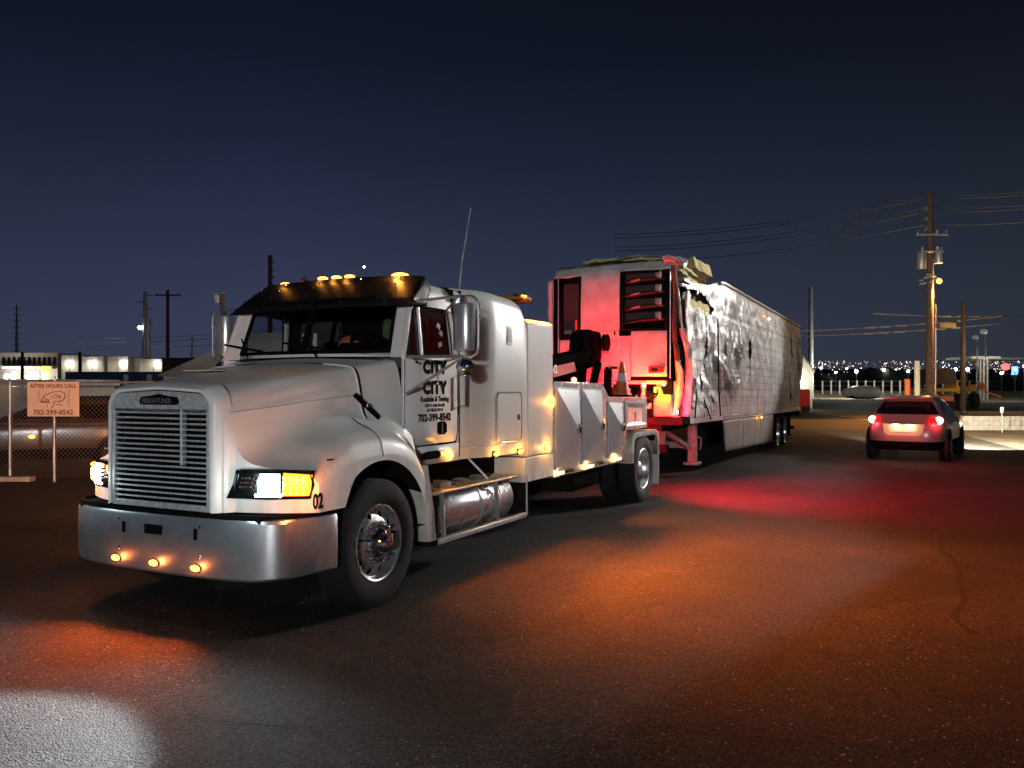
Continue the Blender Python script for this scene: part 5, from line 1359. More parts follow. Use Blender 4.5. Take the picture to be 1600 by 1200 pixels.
LAMPY = mat('lit_warm_bulb', (1, .9, .6), .3, emis=(1, .85, .5), estr=14)
PALEP = mat('pale_plate_surround', (.55, .50, .38), .4)
d_ = Vector((.60, .80, 0)).normalized(); hd = R(90-34)
cc = Vector((9.20, 19.55, 0)) + Vector((math.cos(hd), math.sin(hd), 0))*2.1
make_car('hatchback_car', cc, hd, CARSIL, 'silver hatchback glowing red from its lit tail lamps beside the trailer', 'car', True)
# parked dark car behind the fence
pc = make_car('parked_car', (-9.9, 18.0, 0), R(200), CARDK, 'dark parked car behind the chain link fence with small glowing amber spot', 'car', False)
MB().ball((.27, .915, .73), .05, 10, 6, (1.3, .4, .7)).build('amber_side_spot', AMB, pc)  # small glowing amber spot added on the near side
lamp('POINT', 'amber_spot_light', (.27, 1.02, .73), 2.5, (1, .36, .05), .03, parent=pc)

# ================================================================== LEFT: sign, fence, parked things
sg = tag(empty('hanging_sign', (-8.42, 15.28, 0)), 'AFTER HOURS CALL sign board with phone number on a thin post before the fence', 'sign')
MB().cyl((0, .03, 0), (0, .03, 1.95), .028, n=8).build('sign_post', GALV, sg)
bdn = MB().box(-.475, .475, -.012, .0, 1.21, 1.85).build('sign_board', SIGNM, sg, bevel=.004)
SI = mat('sign_brown_ink', (.16, .08, .05), .6)
text('AFTER HOURS CALL', (0, -.014, 1.738), .096, (1, 0, 0), (0, 0, 1), SI, bdn, sx=.98, bold=.0035, align='CENTER')
text('702-399-8542', (0, -.014, 1.245), .125, (1, 0, 0), (0, 0, 1), SI, bdn, sx=1.05, bold=.004, align='CENTER')
lg = MB()
lg.tube([(-.22+.0, -.014, 1.50), (-.15, -.014, 1.60), (0, -.014, 1.66), (.14, -.014, 1.67), (.21, -.014, 1.64), (.22, -.014, 1.56), (.17, -.014, 1.50), (.09, -.014, 1.475)], .0095, 4)
lg.tube([(-.22, -.014, 1.50), (-.23, -.014, 1.47), (-.05, -.014, 1.47)], .0095, 4)
lg.tube([(.0, -.014, 1.49), (.12, -.014, 1.49)], .007, 4).tube([(.05, -.014, 1.43), (.18, -.014, 1.42)], .0095, 4).tube([(.03, -.014, 1.49), (.0, -.014, 1.40), (-.04, -.014, 1.36)], .0095, 4)
lg.tube([(-.26, -.014, 1.69), (-.26, -.014, 1.48)], .004, 4).tube([(.31, -.014, 1.70), (.28, -.014, 1.58), (.29, -.014, 1.40)], .005, 4).tube([(-.10, -.014, 1.44), (-.11, -.014, 1.38)], .005, 4)
lg.build('sign_emblem', SI, bdn)
text('City', (-.215, -.015, 1.485), .10, (1, 0, 0), (0, 0, 1), SI, bdn, sx=.9, bold=.002)
text('City', (.0, -.015, 1.55), .10, (1, 0, 0), (0, 0, 1), SI, bdn, sx=.9, bold=.002)
text('2', (-.045, -.015, 1.53), .075, (1, 0, 0), (0, 0, 1), SI, bdn, sx=.9, bold=.001)

fence = tag(empty('chain_link_fence', (-16, 15.75, 0)), 'rusty chain link fence with top rail beside the truck nose', 'fence')
for x in (0.3, 3.4, 6.5, 9.6, 12.7): MB().cyl((x, 0, 0), (x, 0, 1.86), .03, n=8).build('fence_post', GALV, fence)
MB().cyl((0, 0, 1.84), (14, 0, 1.84), .022, n=8).build('top_rail', GALV, fence)
MB().cyl((0, 0, 1.05), (14, 0, 1.05), .006, n=5).build('tension_wire', WIRE, fence)
fw = MB(); d = .074; H_ = 1.80
def wire(p, q):
    w_ = .0031
    p = Vector(p); q = Vector(q); a = Vector((w_, 0, 0)); b = Vector((0, w_, 0))
    fw.add([p-a, p+a, p+b, q-a, q+a, q+b], [(0, 1, 4, 3), (1, 2, 5, 4), (2, 0, 3, 5)])
x = 3.0-H_
while x < 14:
    for sgn in (1, -1):
        xa, xb = (x, x+H_) if sgn > 0 else (x+H_, x)
        wire((xa, .004*sgn, .03), (xb, .004*sgn, 1.83))
    x += d*1.15
tag(fw.build('chain_mesh', WIRE, fence, fix=False), kind='stuff')

# pale box trailer and walls behind the fence
pt = tag(empty('box_trailer', (-17.2, 24.0, 0)), 'pale box trailer with flat roof parked behind the fence', 'trailer')
MB().box(-4, 5.2, -1.2, 1.2, .55, 1.75).build('trailer_wall', BUILDM, pt, bevel=.02)
MB().box(-4.1, 5.3, -1.3, 1.3, 1.76, 1.95).build('trailer_roof', WHITE2, pt, bevel=.04)
MB().box(-4, 5.2, -1.1, 1.1, .25, .55).build('trailer_chassis', DARK, pt)
for x in (-2.2, 2.6): MB().lathe([(.001, -.1), (.36, -.1), (.36, .1), (.001, .1)], (x, -1.15, .36), 'y', 20).build('wheel', RUB, pt)
bl = tag(empty('blue_container', (-19.0, 44.0, 0)), 'dark blue cargo container beyond the fence with two pale upright bars', 'container')
MB().box(-4.0, 6.3, -1.2, 1.2, .1, 2.5).build('container_wall', BLUE, bl, bevel=.03)
for i in range(30): MB().box(-3.9+i*.34, -3.75+i*.34, -1.24, -1.2, .25, 2.4).build('wall_rib', BLUE, bl)
for x in (-.8, .4): MB().box(x-.12, x+.12, -1.34, -1.24, .2, 2.35).build('upright_bar', WHITE2, bl)
bt = tag(empty('blue_truck_bed', (-27.5, 46, 0)), 'dark low flatbed trailer with stakes beyond the pale box trailer', 'flatbed trailer')
MB().box(-5, 6, -1.2, 1.2, 1.0, 1.5).build('bed', BLACK, bt)
for x in (-4, -.8, 1.1, 4.2): MB().box(x-.06, x+.06, -1.2, -1.1, 1.5, 3.6).build('stake', DARK, bt)
for x in (-3.5, 4.0): MB().lathe([(.001, -.15), (.5, -.15), (.5, .15), (.001, .15)], (x, -1.1, .5), 'y', 20).build('wheel', RUB, bt)
# warehouse with gabled wall lamps
def wall_lamp(parent, x, y, z, e, col=(1, .93, .78), size=.22):
    MB().box(x-size, x+size, y-.25, y, z-.1, z+.1).build('wall_lamp', LAMPW, parent, bevel=.04)
    lamp('SPOT', 'wall_lamp_light', (x, y-1.5, z+.3), e*.7, col, .15, (x, y+.6, z-2.6), R(140), .5, parent=parent)
    lamp('POINT', 'wall_fill_light', (x+2, y-9, z+2.5), e*2.0, (1, .9, .72), .5, parent=parent)  # added fill that brightens the wall evenly, no fixture of its own
wh_ = tag(empty('warehouse', (-54, 90, 0)), 'long pale warehouse with bright wall lamps under a dark night sky', 'building')
# x positions follow the photograph
def Xp(px, Y): return (px-800)/FPX*Y
base = -54
segs = [(96, 122, 549, 0), (122, 128, 553, 1.2), (128, 161, 551, 0), (161, 168, 553, 1.5), (168, 200, 551, 0), (200, 218, 553, 1), (218, 262, 555, 0)]
for a, b_, top_, rec in segs:
    z1 = CAMZ-(top_-597)/FPX*90
    MB().box(Xp(a, 90)-base, Xp(b_, 90)-base, rec, 12, 0, z1).build('warehouse_wall', BUILDM if rec == 0 else BUILD2, wh_)
    for k in range(1, 4):
        xx = lerp(Xp(a, 90)-base, Xp(b_, 90)-base, k/4)
        if rec == 0 and k % 2 == 0: MB().box(xx-.05, xx+.05, rec-.03, rec, .1, z1-.2).build('wall_joint', BUILD2, wh_)
for px_ in (109, 145, 194, 245): wall_lamp(wh_, Xp(px_, 90)-base, 0, CAMZ-(563-597)/FPX*90, 95)
MB().box(Xp(163, 90)-base, Xp(168, 90)-base, 1.40, 1.5, 3.2, 4.0).build('window', DGLASS, wh_)
dk = tag(empty('dark_annex', (-37.5, 84, 0)), 'dark low block at the end of the pale warehouse', 'building')
MB().box(Xp(253, 84)+37.5, Xp(322, 84)+37.5, 0, 8, 0, CAMZ-(554-597)/FPX*84).build('annex_wall', DARK, dk)
MB().box(Xp(252, 84)+37.5, Xp(323, 84)+37.5, -.1, 8.1, CAMZ-(554-597)/FPX*84, CAMZ-(553-597)/FPX*84).build('annex_roof', BLACK, dk)
hb_ = tag(empty('two_storey_building', (-62, 100, 0)), 'two storey building with rows of upper windows and a lit ground floor', 'building')
z1 = CAMZ-(545-597)/FPX*100
MB().box(Xp(0, 100)+62-6, Xp(90, 100)+62, 0, 14, 0, z1).build('wall', BUILD2, hb_)
for i in range(11):
    px_ = 4+i*7.9; MB().box(Xp(px_, 100)+62, Xp(px_+4.6, 100)+62, -.05, 0, CAMZ+33/13., CAMZ+45/13.).build('window', DGLASS, hb_)
MB().box(Xp(10, 100)+62, Xp(88, 100)+62, -.9, 0, CAMZ+2.05, CAMZ+2.35).build('canopy', BUILDM, hb_)
for px_, w_ in ((20, 5), (47, 4), (53, 3), (58, 2.5), (66, 3)): MB().box(Xp(px_, 100)+62, Xp(px_+w_, 100)+62, -.1, 0, .9, 3.5).build('lit_window', LITWALL, hb_)
MB().box(Xp(77, 100)+62, Xp(87, 100)+62, -1.6, -1.4, 1.5+.9, 4.1).build('yellow_sign', SIGNY, hb_)
MB().box(Xp(77, 100)+62, Xp(87, 100)+62, -1.6, -1.4, .9, 2.2).build('lit_window', LITWALL, hb_)
for px_, e_ in ((31, 260), (22, 150), (82, 150), (56, 150)):
    MB().ball((Xp(px_, 100)+62, -1.5, 2.9), .28, 8, 6).build('wall_lamp', LAMPB if px_ == 31 else LAMPW, hb_)
    lamp('POINT', 'wall_lamp_light', (Xp(px_, 100)+62, -2.2, 2.9), e_, (1, .9, .75), .2, parent=hb_)
# pale shed with a sloped roof end
sh = tag(empty('pale_shed', (-9.2, 30, 0)), 'large pale hip roofed shed standing behind the white truck cab', 'building')
zt = CAMZ-(518-597)/FPX*30; ze = CAMZ-(580-597)/FPX*30
xa, xb, xc = Xp(246, 30)+9.2, Xp(352, 30)+9.2, 15.
v = [(xa, 0, ze), (xc, 0, ze), (xc, 7, ze), (xa, 7, ze), (xb, 3.2, zt+.30), (xc-2, 3.2, zt+.30)]
MB().add(v, [(0, 1, 5, 4), (3, 4, 5, 2), (0, 4, 3), (1, 2, 5)]).build('roof', SHEDM, sh, solid=.05)
MB().box(xa+.15, xc-.15, .15, 6.85, 0, ze).build('wall', SHEDM, sh)
lamp('POINT', 'shed_lamp_light', (2.0, -3.0, 5.5), 260, (1, .95, .85), .2, parent=sh)
# camera pole with two small solar panels
cpz = at(348, 450, 20)
cp_ = tag(empty('camera_pole', (cpz.x, 20, 0)), 'rusty pole with two solar panels and security cameras beside the truck mirror', 'camera pole')
MB().cyl((0, 0, 0), (0, 0, cpz.z-.05), .055, n=10).build('pole', mat('rusty_pole', (.22, .11, .08), .7, noise_scale=10, noise_amt=.4), cp_)
for z in (cpz.z, cpz.z-.80):
    q = MB().hexa([(-.24, -.12, z-.06), (.02, -.12, z-.06), (.02, .14, z+.0), (-.24, .14, z+.0)], [(-.24, -.12, z-.03), (.02, -.12, z-.03), (.02, .14, z+.03), (-.24, .14, z+.03)]).build('solar_panel', WHITE2, cp_)
    MB().box(-.17, -.07, -.10, 0, z-.20, z-.08).build('camera_housing', WHITE, cp_, bevel=.02)
    MB().ball((-.12, -.06, z-.23), .05, 10, 8).build('camera_dome', WINK, cp_)
    MB().bar((-.12, 0, z-.14), (0, 0, z-.14), .03).build('camera_arm', DARK, cp_)

# ================================================================== POLES AND WIRES
def pole(name, px_, top_, Y, r0, r1, m, label, cat='utility pole', group=None, zb=0):
    p = at(px_, top_, Y)
    o = tag(empty(name, (p.x, Y, 0)), label, cat, group)
    MB().cyl((0, 0, zb), (0, 0, p.z), r0, r1, 12).build('pole_shaft', m, o)
    return o, p.z
o, z = pole('utility_pole', 262, 447, 70, .17, .13, WOOD, 'dark wooden pole left of the truck beyond the annex')
MB().box(-1.1, 1.1, -.06, .06, z-.5, z-.38).build('crossarm', WOOD, o)
for x in (-.9, 0, .9): MB().cyl((x, 0, z-.38), (x, 0, z-.18), .04, n=6).build('insulator', GALV, o)
o, z = pole('utility_pole', 422, 393, 50, .16, .13, WOOD, 'dark wooden pole rising behind the truck visor')
MB().box(-.5, .5, -.05, .05, z-2.2, z-2.1).build('crossarm', WOOD, o)
for k in range(5): MB().cyl((.15, 0, z-.4-k*.45), (.24, 0, z-.4-k*.45), .05, n=6).build('insulator', GALV, o)
o, z = pole('steel_pole', 227, 449, 110, .62, .22, GALV, 'pale tapered steel pole with lamp beside the warehouse')
for k in range(6): MB().box(-.9 if k % 2 else 0, 0 if k % 2 else .9, -.1, .1, z-.6-k*.9, z-.45-k*.9).build('crossarm', GALV, o)
MB().ball((-.6, -.3, CAMZ-(506-597)/FPX*110), .26, 10, 8).build('pole_lamp', LAMPB, o)
o, z = pole('steel_pole', 232, 491, 100, .34, .25, GALV, 'shorter steel pole close beside the tapered one with lamp')
o, z = pole('lattice_mast', 26, 470, 180, .45, .15, GALV, 'thin distant steel mast at the far left', 'mast')
for k in range(8): MB().box(-.9, .9, -.06, .06, z-1-k*1.3, z-.85-k*1.3).build('crossarm', GALV, o)
o, z = pole('steel_pole', 300, 520, 120, .22, .12, GALV, 'thin distant steel pole right of the annex')
for k in range(3): MB().box(-.7, .7, -.06, .06, z-.5-k*1.0, z-.4-k*1.0).build('crossarm', GALV, o)
o, z = pole('steel_pole', 1267, 443, 120, .42, .30, GALV, 'pale steel pole standing just right of the trailer end')

# main wooden pole with transformers and the sodium lamp
MP, mz = pole('utility_pole', 1453, 295, 45, .23, .16, WOOD, 'tall wooden pole carrying transformers and the lit sodium lamp behind the red car')
def mzp(v, Y=45): return CAMZ-(v-597)/FPX*Y
for v_, w_ in ((362, .85), (388, .6)):
    MB().box(-w_, w_, -.30, -.20, mzp(v_)-.05, mzp(v_)+.05).build('crossarm', GALV, MP, bevel=.01)
    for x in (-w_+.08, 0.25, w_-.08): MB().lathe([(.03, 0), (.05, .05), (.03, .10), (.05, .15), (.02, .22)], (x, -.25, mzp(v_)+.05), 'z', 8).build('insulator', GALV, MP)
for x, v0, v1, r_ in ((-.50, 388, 415, .25), (.42, 386, 406, .22)):
    tf = MB().lathe([(.001, mzp(v1)), (r_*.9, mzp(v1)), (r_, mzp(v1)+.06), (r_, mzp(v0)-.08), (r_*.8, mzp(v0)), (.001, mzp(v0)+.03)], (x, -.1, 0), 'z', 18).build('transformer', GALV, MP)
    MB().cyl((x, -.1, mzp(v0)), (x, -.1, mzp(v0)+.2), .04, n=8).build('bushing', GREYP, tf)
for k in range(9):
    a = random.uniform(-.7, .1); MB().box(a-.12, a+.12, -.34, -.22, mzp(424+k*1.9)-.04, mzp(424+k*1.9)+.04).build('cable_clamp', GREYP, MP)
for k in range(3): MB().box(-.28, -.2, -.12, .12, mzp(320+k*16)-.1, mzp(320+k*16)+.1).build('insulator', GALV, MP)
MB().bar((0, -.2, mzp(430)), (.35, -.3, mzp(429)), .06).build('lamp_arm', GALV, MP)
MB().ball((.38, -.24, mzp(434)), .15, 12, 8).build('sodium_lamp', SODIUM, MP)
lamp('POINT', 'sodium_light', tuple(Vector((MP.location.x+.60, 45+.02, mzp(436)))), 800, (1, .50, .13), .13)
lamp('SPOT', 'sodium_light', tuple(Vector((MP.location.x+.60, 44.8, mzp(437)))), 15000, (1, .36, .06), .13, (MP.location.x-3.0, 42.0, 0), R(96), .8)
MB().cyl((.18, -.26, 0), (.18, -.26, mzp(470)), .035, n=8).build('conduit', GALV, MP)
S2, sz = pole('utility_pole', 1505, 466, 58, .19, .15, WOOD, 'shorter wooden pole lit orange right of the transformer pole')
def z58(v): return CAMZ-(v-597)/FPX*58
# cable runs of the area
cab_ = []
def span(name, pts, r, label, m=CABLE, sag=.0, group='overhead power lines'):
    p0, p1 = Vector(pts[0]), Vector(pts[1]); P = []
    for i in range(25):
        t = i/24; p = p0.lerp(p1, t); p.z -= sag*4*t*(1-t); P.append(p)
    return tag(MB().tube(P, r, 5).build(name, m), label, 'power line', group)
def U(u, v, Y): return tuple(at(u, v, Y))
for i, (v0, v1, v2) in enumerate(((298, 352, 292), (303, 358, 297), (318, 372, 313), (324, 378, 319), (344, 395, 340))):
    nm = ['topmost', 'second', 'third', 'fourth', 'lowest'][i]
    span('power_line', (U(1453, v0, 45), U(960, v1+8, 60)), .022, f'{nm} of the long wires reaching left from the transformer pole', sag=.5)
    span('power_line', (U(1453, v0, 45), U(1640, v2-2, 36)), .022, f'{nm} of the long wires reaching right from the transformer pole', sag=.1)
for v0, v1, nm in ((541, 610, 'upper'), ):
    pass
ORC = mat('pale_service_cable', (.36, .33, .30), .6)
for i, (a, b_, nm) in enumerate((((1365, 484, 52), (1600, 487, 66), 'upper pale service cable between the two wooden poles'), ((1240, 512, 54), (1560, 489, 60), 'middle pale service cable sloping past the two wooden poles'), ((1240, 520, 56), (1560, 500, 60), 'lower pale service cable sloping past the two wooden poles'))):
    o = span('service_cable', (U(*a), U(*b_)), .035 if i == 0 else .03, nm, ORC, sag=.12, group='pale service cables')
    p0, p1 = Vector(U(*a)), Vector(U(*b_))
    for k, t in enumerate((.35, .42, .5, .62, .70, .78)):
        p = p0.lerp(p1, t); p.z -= .12*4*t*(1-t)
        MB().cyl(p-Vector((.35, 0, .02)), p+Vector((.35, 0, 0)), .07, n=6).build('cable_splice', ORC, o)
yb = at(1480, 502, 57); 
o = tag(MB().box(-.55, .55, -.12, .12, -.17, .17).build('splice_box', mat('yellow_box', (.62, .45, .16), .5), None, bevel=.03), 'yellow cable splice box hanging between the two wooden poles', 'cable box'); o.location = yb
for i, (v0, v1, Y0, Y1) in enumerate(((520, 497, 70, 50), (526, 505, 70, 50), (532, 522, 75, 55))):
    span('power_line', (U(120, v0+3, Y0+20), U(640, v1-8, Y1)), .018, ['top', 'middle', 'bottom'][i]+' faint wire running behind the truck cab at left', sag=.4)

# lot lamps with round heads
for px_, v_, r_, nm in ((1540, 512, .36, 'taller round lamp post above the canopy'), (1527, 521, .30, 'shorter round lamp post above the canopy')):
    o, z = pole('lot_lamp_post', px_, v_, 95, .09, .06, GALV, nm, 'lamp post')
    MB().ball((-.25, -.1, z), r_, 12, 8, (1.2, 1, .8)).build('lamp_head', mat('dim_lamp_globe', (.6, .62, .6), .4, emis=(.8, .85, .8), estr=.12) if px_ == 1540 else bpy.data.materials['dim_lamp_globe'], o)
# canopy with columns
cn = tag(empty('station_canopy', (58, 100, 0)), 'flat canopy on four pale columns at the far right', 'canopy')
zc = CAMZ-(553-597)/FPX*100
MB().box(Xp(1518, 100)-58, Xp(1564, 100)-58, 0, 6, zc-.12, zc+.18).build('canopy_roof', BUILDM, cn)
MB().box(Xp(1564, 100)-58, Xp(1640, 100)-58, 1, 8, zc-.18, zc+.05).build('canopy_wing', BUILD2, cn)
for px_ in (1531, 1536, 1541, 1547): MB().box(Xp(px_, 100)-58-.08, Xp(px_, 100)-58+.08, .5, .66, 0, zc-.12).build('column', BUILDM, cn)
lamp('POINT', 'canopy_light', (58+Xp(1540, 100)-58, 96, 5), 600, (1, .95, .85), .3)

# yellow machines and posts behind the car
dt = tag(empty('yellow_truck', (Xp(1470, 62), 62, 0)), 'brown box of a yellow work truck beside the wooden pole', 'work truck')
MB().box(-.9, 1.1, 0, 2.4, 1.9, 3.05).build('truck_box', WOOD, dt, bevel=.03)
MB().box(-1.0, 1.2, -.2, 2.6, 1.35, 1.6).build('truck_bed', TYEL, dt, bevel=.02)
MB().box(1.3, 2.2, .2, 2.2, 1.2, 2.2).build('truck_cab', TYEL, dt, bevel=.1)
MB().box(1.4, 2.1, .15, .2, 1.75, 2.12).build('cab_window', DGLASS, dt)
for x in (-.6, .7, 1.7): MB().lathe([(.001, -.15), (.45, -.15), (.45, .15), (.001, .15)], (x, .1, .45), 'y', 18).build('wheel', RUB, dt)
MB().box(-.9, .9, -.15, -.05, .65, 1.0).build('rear_bar', ORG2, dt)
yt = tag(empty('yellow_tractor', (Xp(1518, 66), 66, 0)), 'yellow tractor with open cab right of the second wooden pole', 'tractor')
MB().box(-.5, .45, 0, 2, 1.35, 1.9).build('engine_hood', TYEL, yt, bevel=.12)
for x in (-.42, .40): MB().bar((x, 1.2, 1.9), (x, 1.0, 2.6), .06).build('cab_post', DARK, yt)
MB().box(-.45, .45, .6, 1.6, 2.6, 2.68).build('cab_roof', DARK, yt, bevel=.03)
for x in (-.55, .62): MB().lathe([(.001, -.2), (.6, -.2), (.6, .2), (.001, .2)], (0, 0, 0), 'x', 20).build('wheel', RUB, yt).location = (x, .8, .6)
MB().bar((.7, -.2, 1.4), (1.9, -.8, .9), .12).build('loader_arm', ORG2, yt)
MB().ball((1.0, .4, 1.75), .28, 10, 8, (.8, 1, 1.2)).build('drum', ORANGE, yt)
lamp('POINT', 'yard_work_light', (Xp(1500, 60), 56, 4.2), 260, (1, .75, .40), .2)
for i, (px_, t_, m_, lb_) in enumerate(((1433, 558, BUILDM, 'pale upright concrete post behind the red car roof'), (1427, 586, ORG2, 'short brown post left of the pale concrete post'))):
    p = at(px_, t_, 40); o = tag(empty('concrete_post', (p.x, 40+i*.6, 0)), lb_, 'post')
    MB().cyl((0, 0, 0), (0, 0, p.z), .14, .13, 12).build('post_shaft', m_, o, bevel=.01)
    MB().box(-.16, .16, -.16, .16, .4, .7).build('post_band', ORG2, o)
# low block wall lit by the car's headlamps
bw = tag(empty('low_block_wall', (18.0, 33.2, 0), R(-2)), 'low pale block wall along the dirt lot at the right edge', 'wall')
bk = None; cnt = 0
for r_ in range(3):
    for k in range(46):
        x = k*.405+(.2 if r_ % 2 else 0)
        if bk is None: bk = MB().box(.004, .398, 0, .19, .004, .186).build('block', CONC, bw, bevel=.008); bk.location = (x, 0, 0)
        else: inst(bk, None, (x, random.uniform(-.006, .006), r_*.19))
MB().box(0, 18.6, .02, .17, .0, .56).build('mortar', BUILD2, bw)
dp = at(1527, 634, 33); o = tag(empty('marker_post', (dp.x-.2, 33.0-2, 0)), 'small white topped marker post before the low wall', 'marker post')
MB().cyl((0, 0, 0), (0, 0, .9), .02, n=8).build('post_shaft', GALV, o); MB().cyl((0, 0, .78), (0, 0, .98), .05, .07, n=8).build('post_cap', WINK, o)
# far fence with pale posts, berm
ff = tag(empty('far_wire_fence', (0, 130, 0)), 'wire fence with pale posts along the far pale strip', 'fence')
for k in range(20):
    px_ = 1285+k*13.5; MB().box(Xp(px_, 130)-.1, Xp(px_, 130)+.1, -.1, .1, 0, 2.6).build('fence_post', BUILDM, ff)
for z in (1.0, 1.8, 2.5): MB().cyl((Xp(1262, 130), 0, z), (Xp(1560, 130), 0, z), .02, n=5).build('fence_wire', GALV, ff)
bm2 = tag(MB().prism([(128, 0), (131.5, .9), (136, .9), (140, 0)], 'x', 45, 100).build('gravel_berm', SAND), kind='structure')
bt2 = tag(empty('covered_boat', (Xp(1345, 108), 108, 0)), 'white covered boat parked before the far wire fence', 'boat')
MB().lathe([(.001, -2.6), (.5, -2.2), (.85, -.8), (.9, 1.0), (.7, 2.3), (.001, 2.4)], (0, 0, .9), 'x', 14).build('boat_hull', WHITE, bt2); MB().box(-1.6, 1.6, -.6, .6, .2, .5).build('boat_cradle', DARK, bt2)
# small gabled building and red rear of a vehicle behind the trailer
gs = tag(empty('gabled_shed', (Xp(1254, 64), 64, 0)), 'small cream gabled shed with white lamp behind the trailer end', 'shed')
MB().prism([(-.95, 0), (.75, 0), (.75, 3.0), (-.1, 4.1), (-.95, 3.0)], 'y', 0, 4).build('shed_wall', BUILDM, gs)
MB().prism([(-1.1, 2.95), (-.1, 4.2), (.9, 2.95), (.9, 2.80), (-.1, 4.05), (-1.1, 2.80)], 'y', -.2, 4.2).build('shed_roof', BUILD2, gs)
MB().ball((-.42, -.5, 2.05), .13, 12, 8).build('shed_lamp', LAMPW, gs)
lamp('POINT', 'shed_lamp_light', (gs.location.x-.42, 63.0, 2.3), 150, (1, .97, .82), .12)
rt = tag(empty('red_tank_trailer', (Xp(1253, 55), 55, 0)), 'red rear of a small trailer behind the wrecked trailer end', 'trailer')
MB().box(-.35, .55, 0, 2.2, .4, 1.55).build('trailer_body', REDP, rt, bevel=.05)
MB().lathe([(.001, -.1), (.3, -.1), (.3, .1), (.001, .1)], (.35, .3, .3), 'y', 16).build('wheel', RUB, rt)

# floodlight poles outside the picture
for (x, y, z), lb_ in ((((18.9), 21.9, 7.4), 'twin floodlight pole at the right of the yard'), ((16.6, 23.1, 7.1), 'single floodlight pole left of the twin pole'), ((YARD[0], YARD[1], YARD[2]), 'yard light pole behind the photographer')):
    o = tag(empty('floodlight_pole', (x, y, 0)), lb_, 'light pole')
    MB().cyl((0, 0, 0), (0, 0, z), .11, .08, 10).build('pole_shaft', GALV, o)
    MB().box(-.95, .95, -.05, .05, z-.05, z+.05).build('lamp_arm', GALV, o)

# unseen container stack, added to keep the floodlight off ground and lower truck
for k, (z0, m_, lb_) in enumerate(((.12, BLUE, 'lower blue container of an unseen stack added to block the floodlight'), (2.83, REDP, 'upper red container of an unseen stack added to block the floodlight'))):
    o = tag(empty('light_blocker_container', (12.6, 17.6, z0), R(-51.5)), lb_, 'container')
    MB().box(0, 12.2, -2.44, 0, 0, 2.59).build('container_wall', m_, o, bevel=.03)
    for i in range(40): MB().box(.1+i*.3, .25+i*.3, 0, .04, .15, 2.45).build('wall_rib', m_, o)
    if k == 0:
        for x in (.3, 11.8): MB().box(x-.1, x+.1, -2.4, -.04, -.12, 0).build('dunnage', WOOD, o)
# ================================================================== CITY LIGHTS
def dots(name, m, items):
    mb = MB()
    for p, r_ in items:
        x, y, z = p
        mb.add([(x+r_, y, z), (x-r_, y, z), (x, y+r_, z), (x, y-r_, z), (x, y, z+r_), (x, y, z-r_)], [(0, 2, 4), (2, 1, 4), (1, 3, 4), (3, 0, 4), (2, 0, 5), (1, 2, 5), (3, 1, 5), (0, 3, 5)])
    return tag(mb.build(name, m, fix=False, ang=10), kind='stuff')
rg = random.Random(11)
lamp('POINT', 'road_lamp_light', tuple(at(1335, 570, 116)), 4000, (1, .96, .82), .4)
lamp('POINT', 'road_lamp_light', tuple(at(1400, 568, 122)), 1800, (1, .96, .86), .4)
cols = [((1, .93, .80), 5), ((1, .72, .42), 4), ((1, .35, .22), 3), ((.8, .9, 1), 5), ((.9, 1, .85), 3)]
its = [[] for _ in cols]
for i in range(900):
    Y = rg.uniform(700, 3600)
    u = rg.uniform(1240, 1640) if i % 7 else rg.uniform(-40, 400)
    v = 590-(rg.random()**.75)*32 if Y > 1500 else 592-rg.random()*14
    if i % 7 == 0: v = 590-rg.random()*10
    k = rg.choices(range(5), (5, 4, 1.5, 3, 1.5))[0]
    its[k].append((U(u, v, Y), Y/FPX*rg.choice((.4, .45, .5, .6, .7, 1.1))))
for (c, e_), it in zip(cols, its):
    dots('city_lights', mat('city_light_%d' % cols.index((c, e_)), c, .5, emis=c, estr=e_*.5), it)
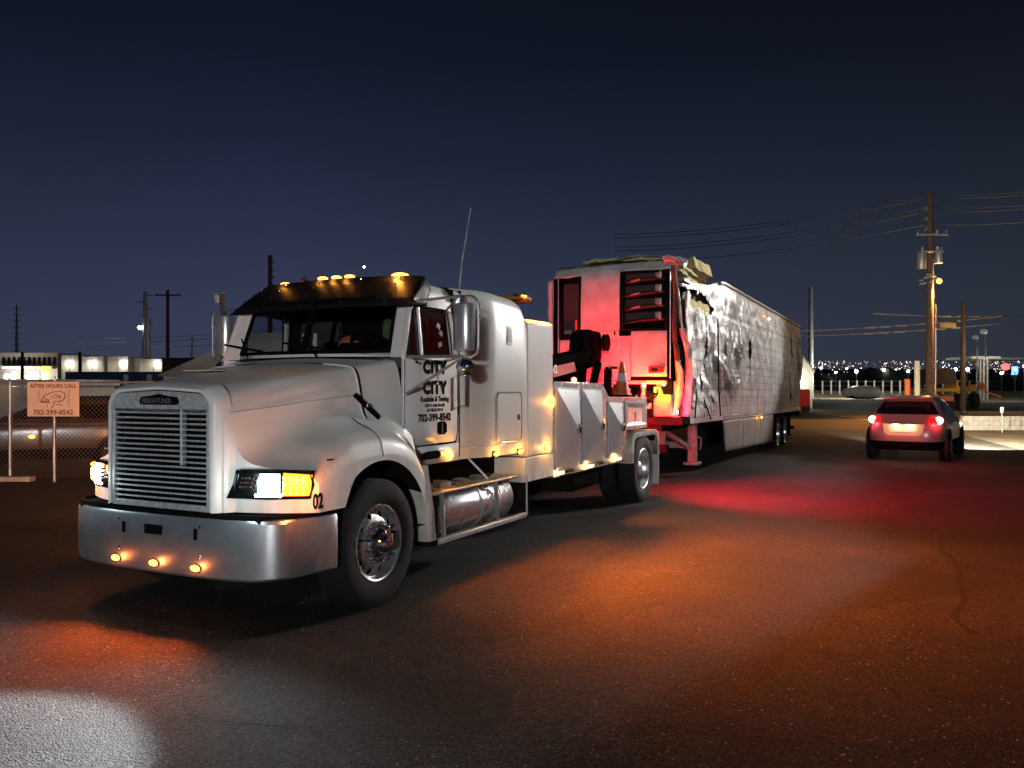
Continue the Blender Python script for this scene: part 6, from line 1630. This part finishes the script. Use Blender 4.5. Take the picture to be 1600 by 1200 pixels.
# dark trees and low roofs of the town
tr_ = MB()
for i in range(160):
    Y = rg.uniform(280, 700); u = rg.uniform(1250, 1640); p = at(u, 592, Y)
    w_ = rg.uniform(4, 14); h = rg.uniform(3, 7)
    if i % 2: tr_.ball((p.x, Y, h*.5), 1, 7, 5, (w_*.5, 3, h*.6+1))
    else: tr_.box(p.x-w_, p.x+w_, Y, Y+6, 0, h)
tag(tr_.build('town_blocks', mat('dark_town_mass', (.02, .02, .02), .9), fix=False), kind='stuff')
# bright lamps of the near town, each on its post
ORD = ['fourth', 'fifth', 'sixth', 'seventh', 'eighth', 'ninth', 'tenth', 'eleventh', 'twelfth', 'second', 'thirteenth', 'leftmost', 'third', 'rightmost']
for i, (u, v, Y, m_, r_) in enumerate(((1338, 574, 260, LAMPW, 3.0), (1381, 572, 280, LAMPW, 2.6), (1399, 573, 300, LAMPW, 2.4), (1419, 574, 280, LAMPW, 2.2), (1445, 573, 270, LAMPB, 2.6), (1470, 572, 290, LAMPW, 2.0), (1493, 571, 280, LAMPW, 2.6), (1512, 571, 270, LAMPW, 3.0), (1565, 577, 240, LAMPB, 2.6), (1306, 576, 300, LAMPW, 1.8), (1586, 571, 280, LAMPB, 2.2), (1283, 569, 320, LAMPW, 1.8), (1323, 570, 320, LAMPW, 1.6), (1600, 566, 280, LAMPW, 1.6))):
    p = at(u, v, Y); o = tag(empty('street_lamp', (p.x, Y, 0)), f'{ORD[i]} bright street lamp from the left among the distant city lights', 'street lamp', 'street lamps of the near town')
    MB().cyl((0, 0, 0), (0, 0, p.z), .12, n=6).build('post', GALV, o)
    MB().ball((0, 0, p.z), Y/FPX*r_*.82, 10, 8).build('lamp_head', m_, o)
pb = at(1587, 573, 300)
o = tag(MB().box(-.9, .9, 0, 1, -1.5, 1.5).build('blue_sign', mat('lit_blue_sign', (.1, .3, .9), .4, emis=(.10, .35, 1), estr=3), None), 'small lit blue sign far away beside the canopy', 'lit sign'); o.location = pb
o = tag(MB().ball((0, 0, 0), 1.3, 8, 6, (1.2, 1, 1)).build('red_sign', mat('lit_red_sign', (.9, .1, .1), .4, emis=(1, .12, .10), estr=2.5), None), 'small lit red sign far away left of the blue sign', 'lit sign'); o.location = at(1571, 567, 300)
o = tag(MB().ball((0, 0, 0), 5.4, 10, 8).build('bright_planet', mat('planet_light', (1, 1, 1), .5, emis=(1, 1, 1), estr=12), None), 'single bright white dot of a planet in the sky above the cab', 'planet'); o.location = at(569, 411, 4000)
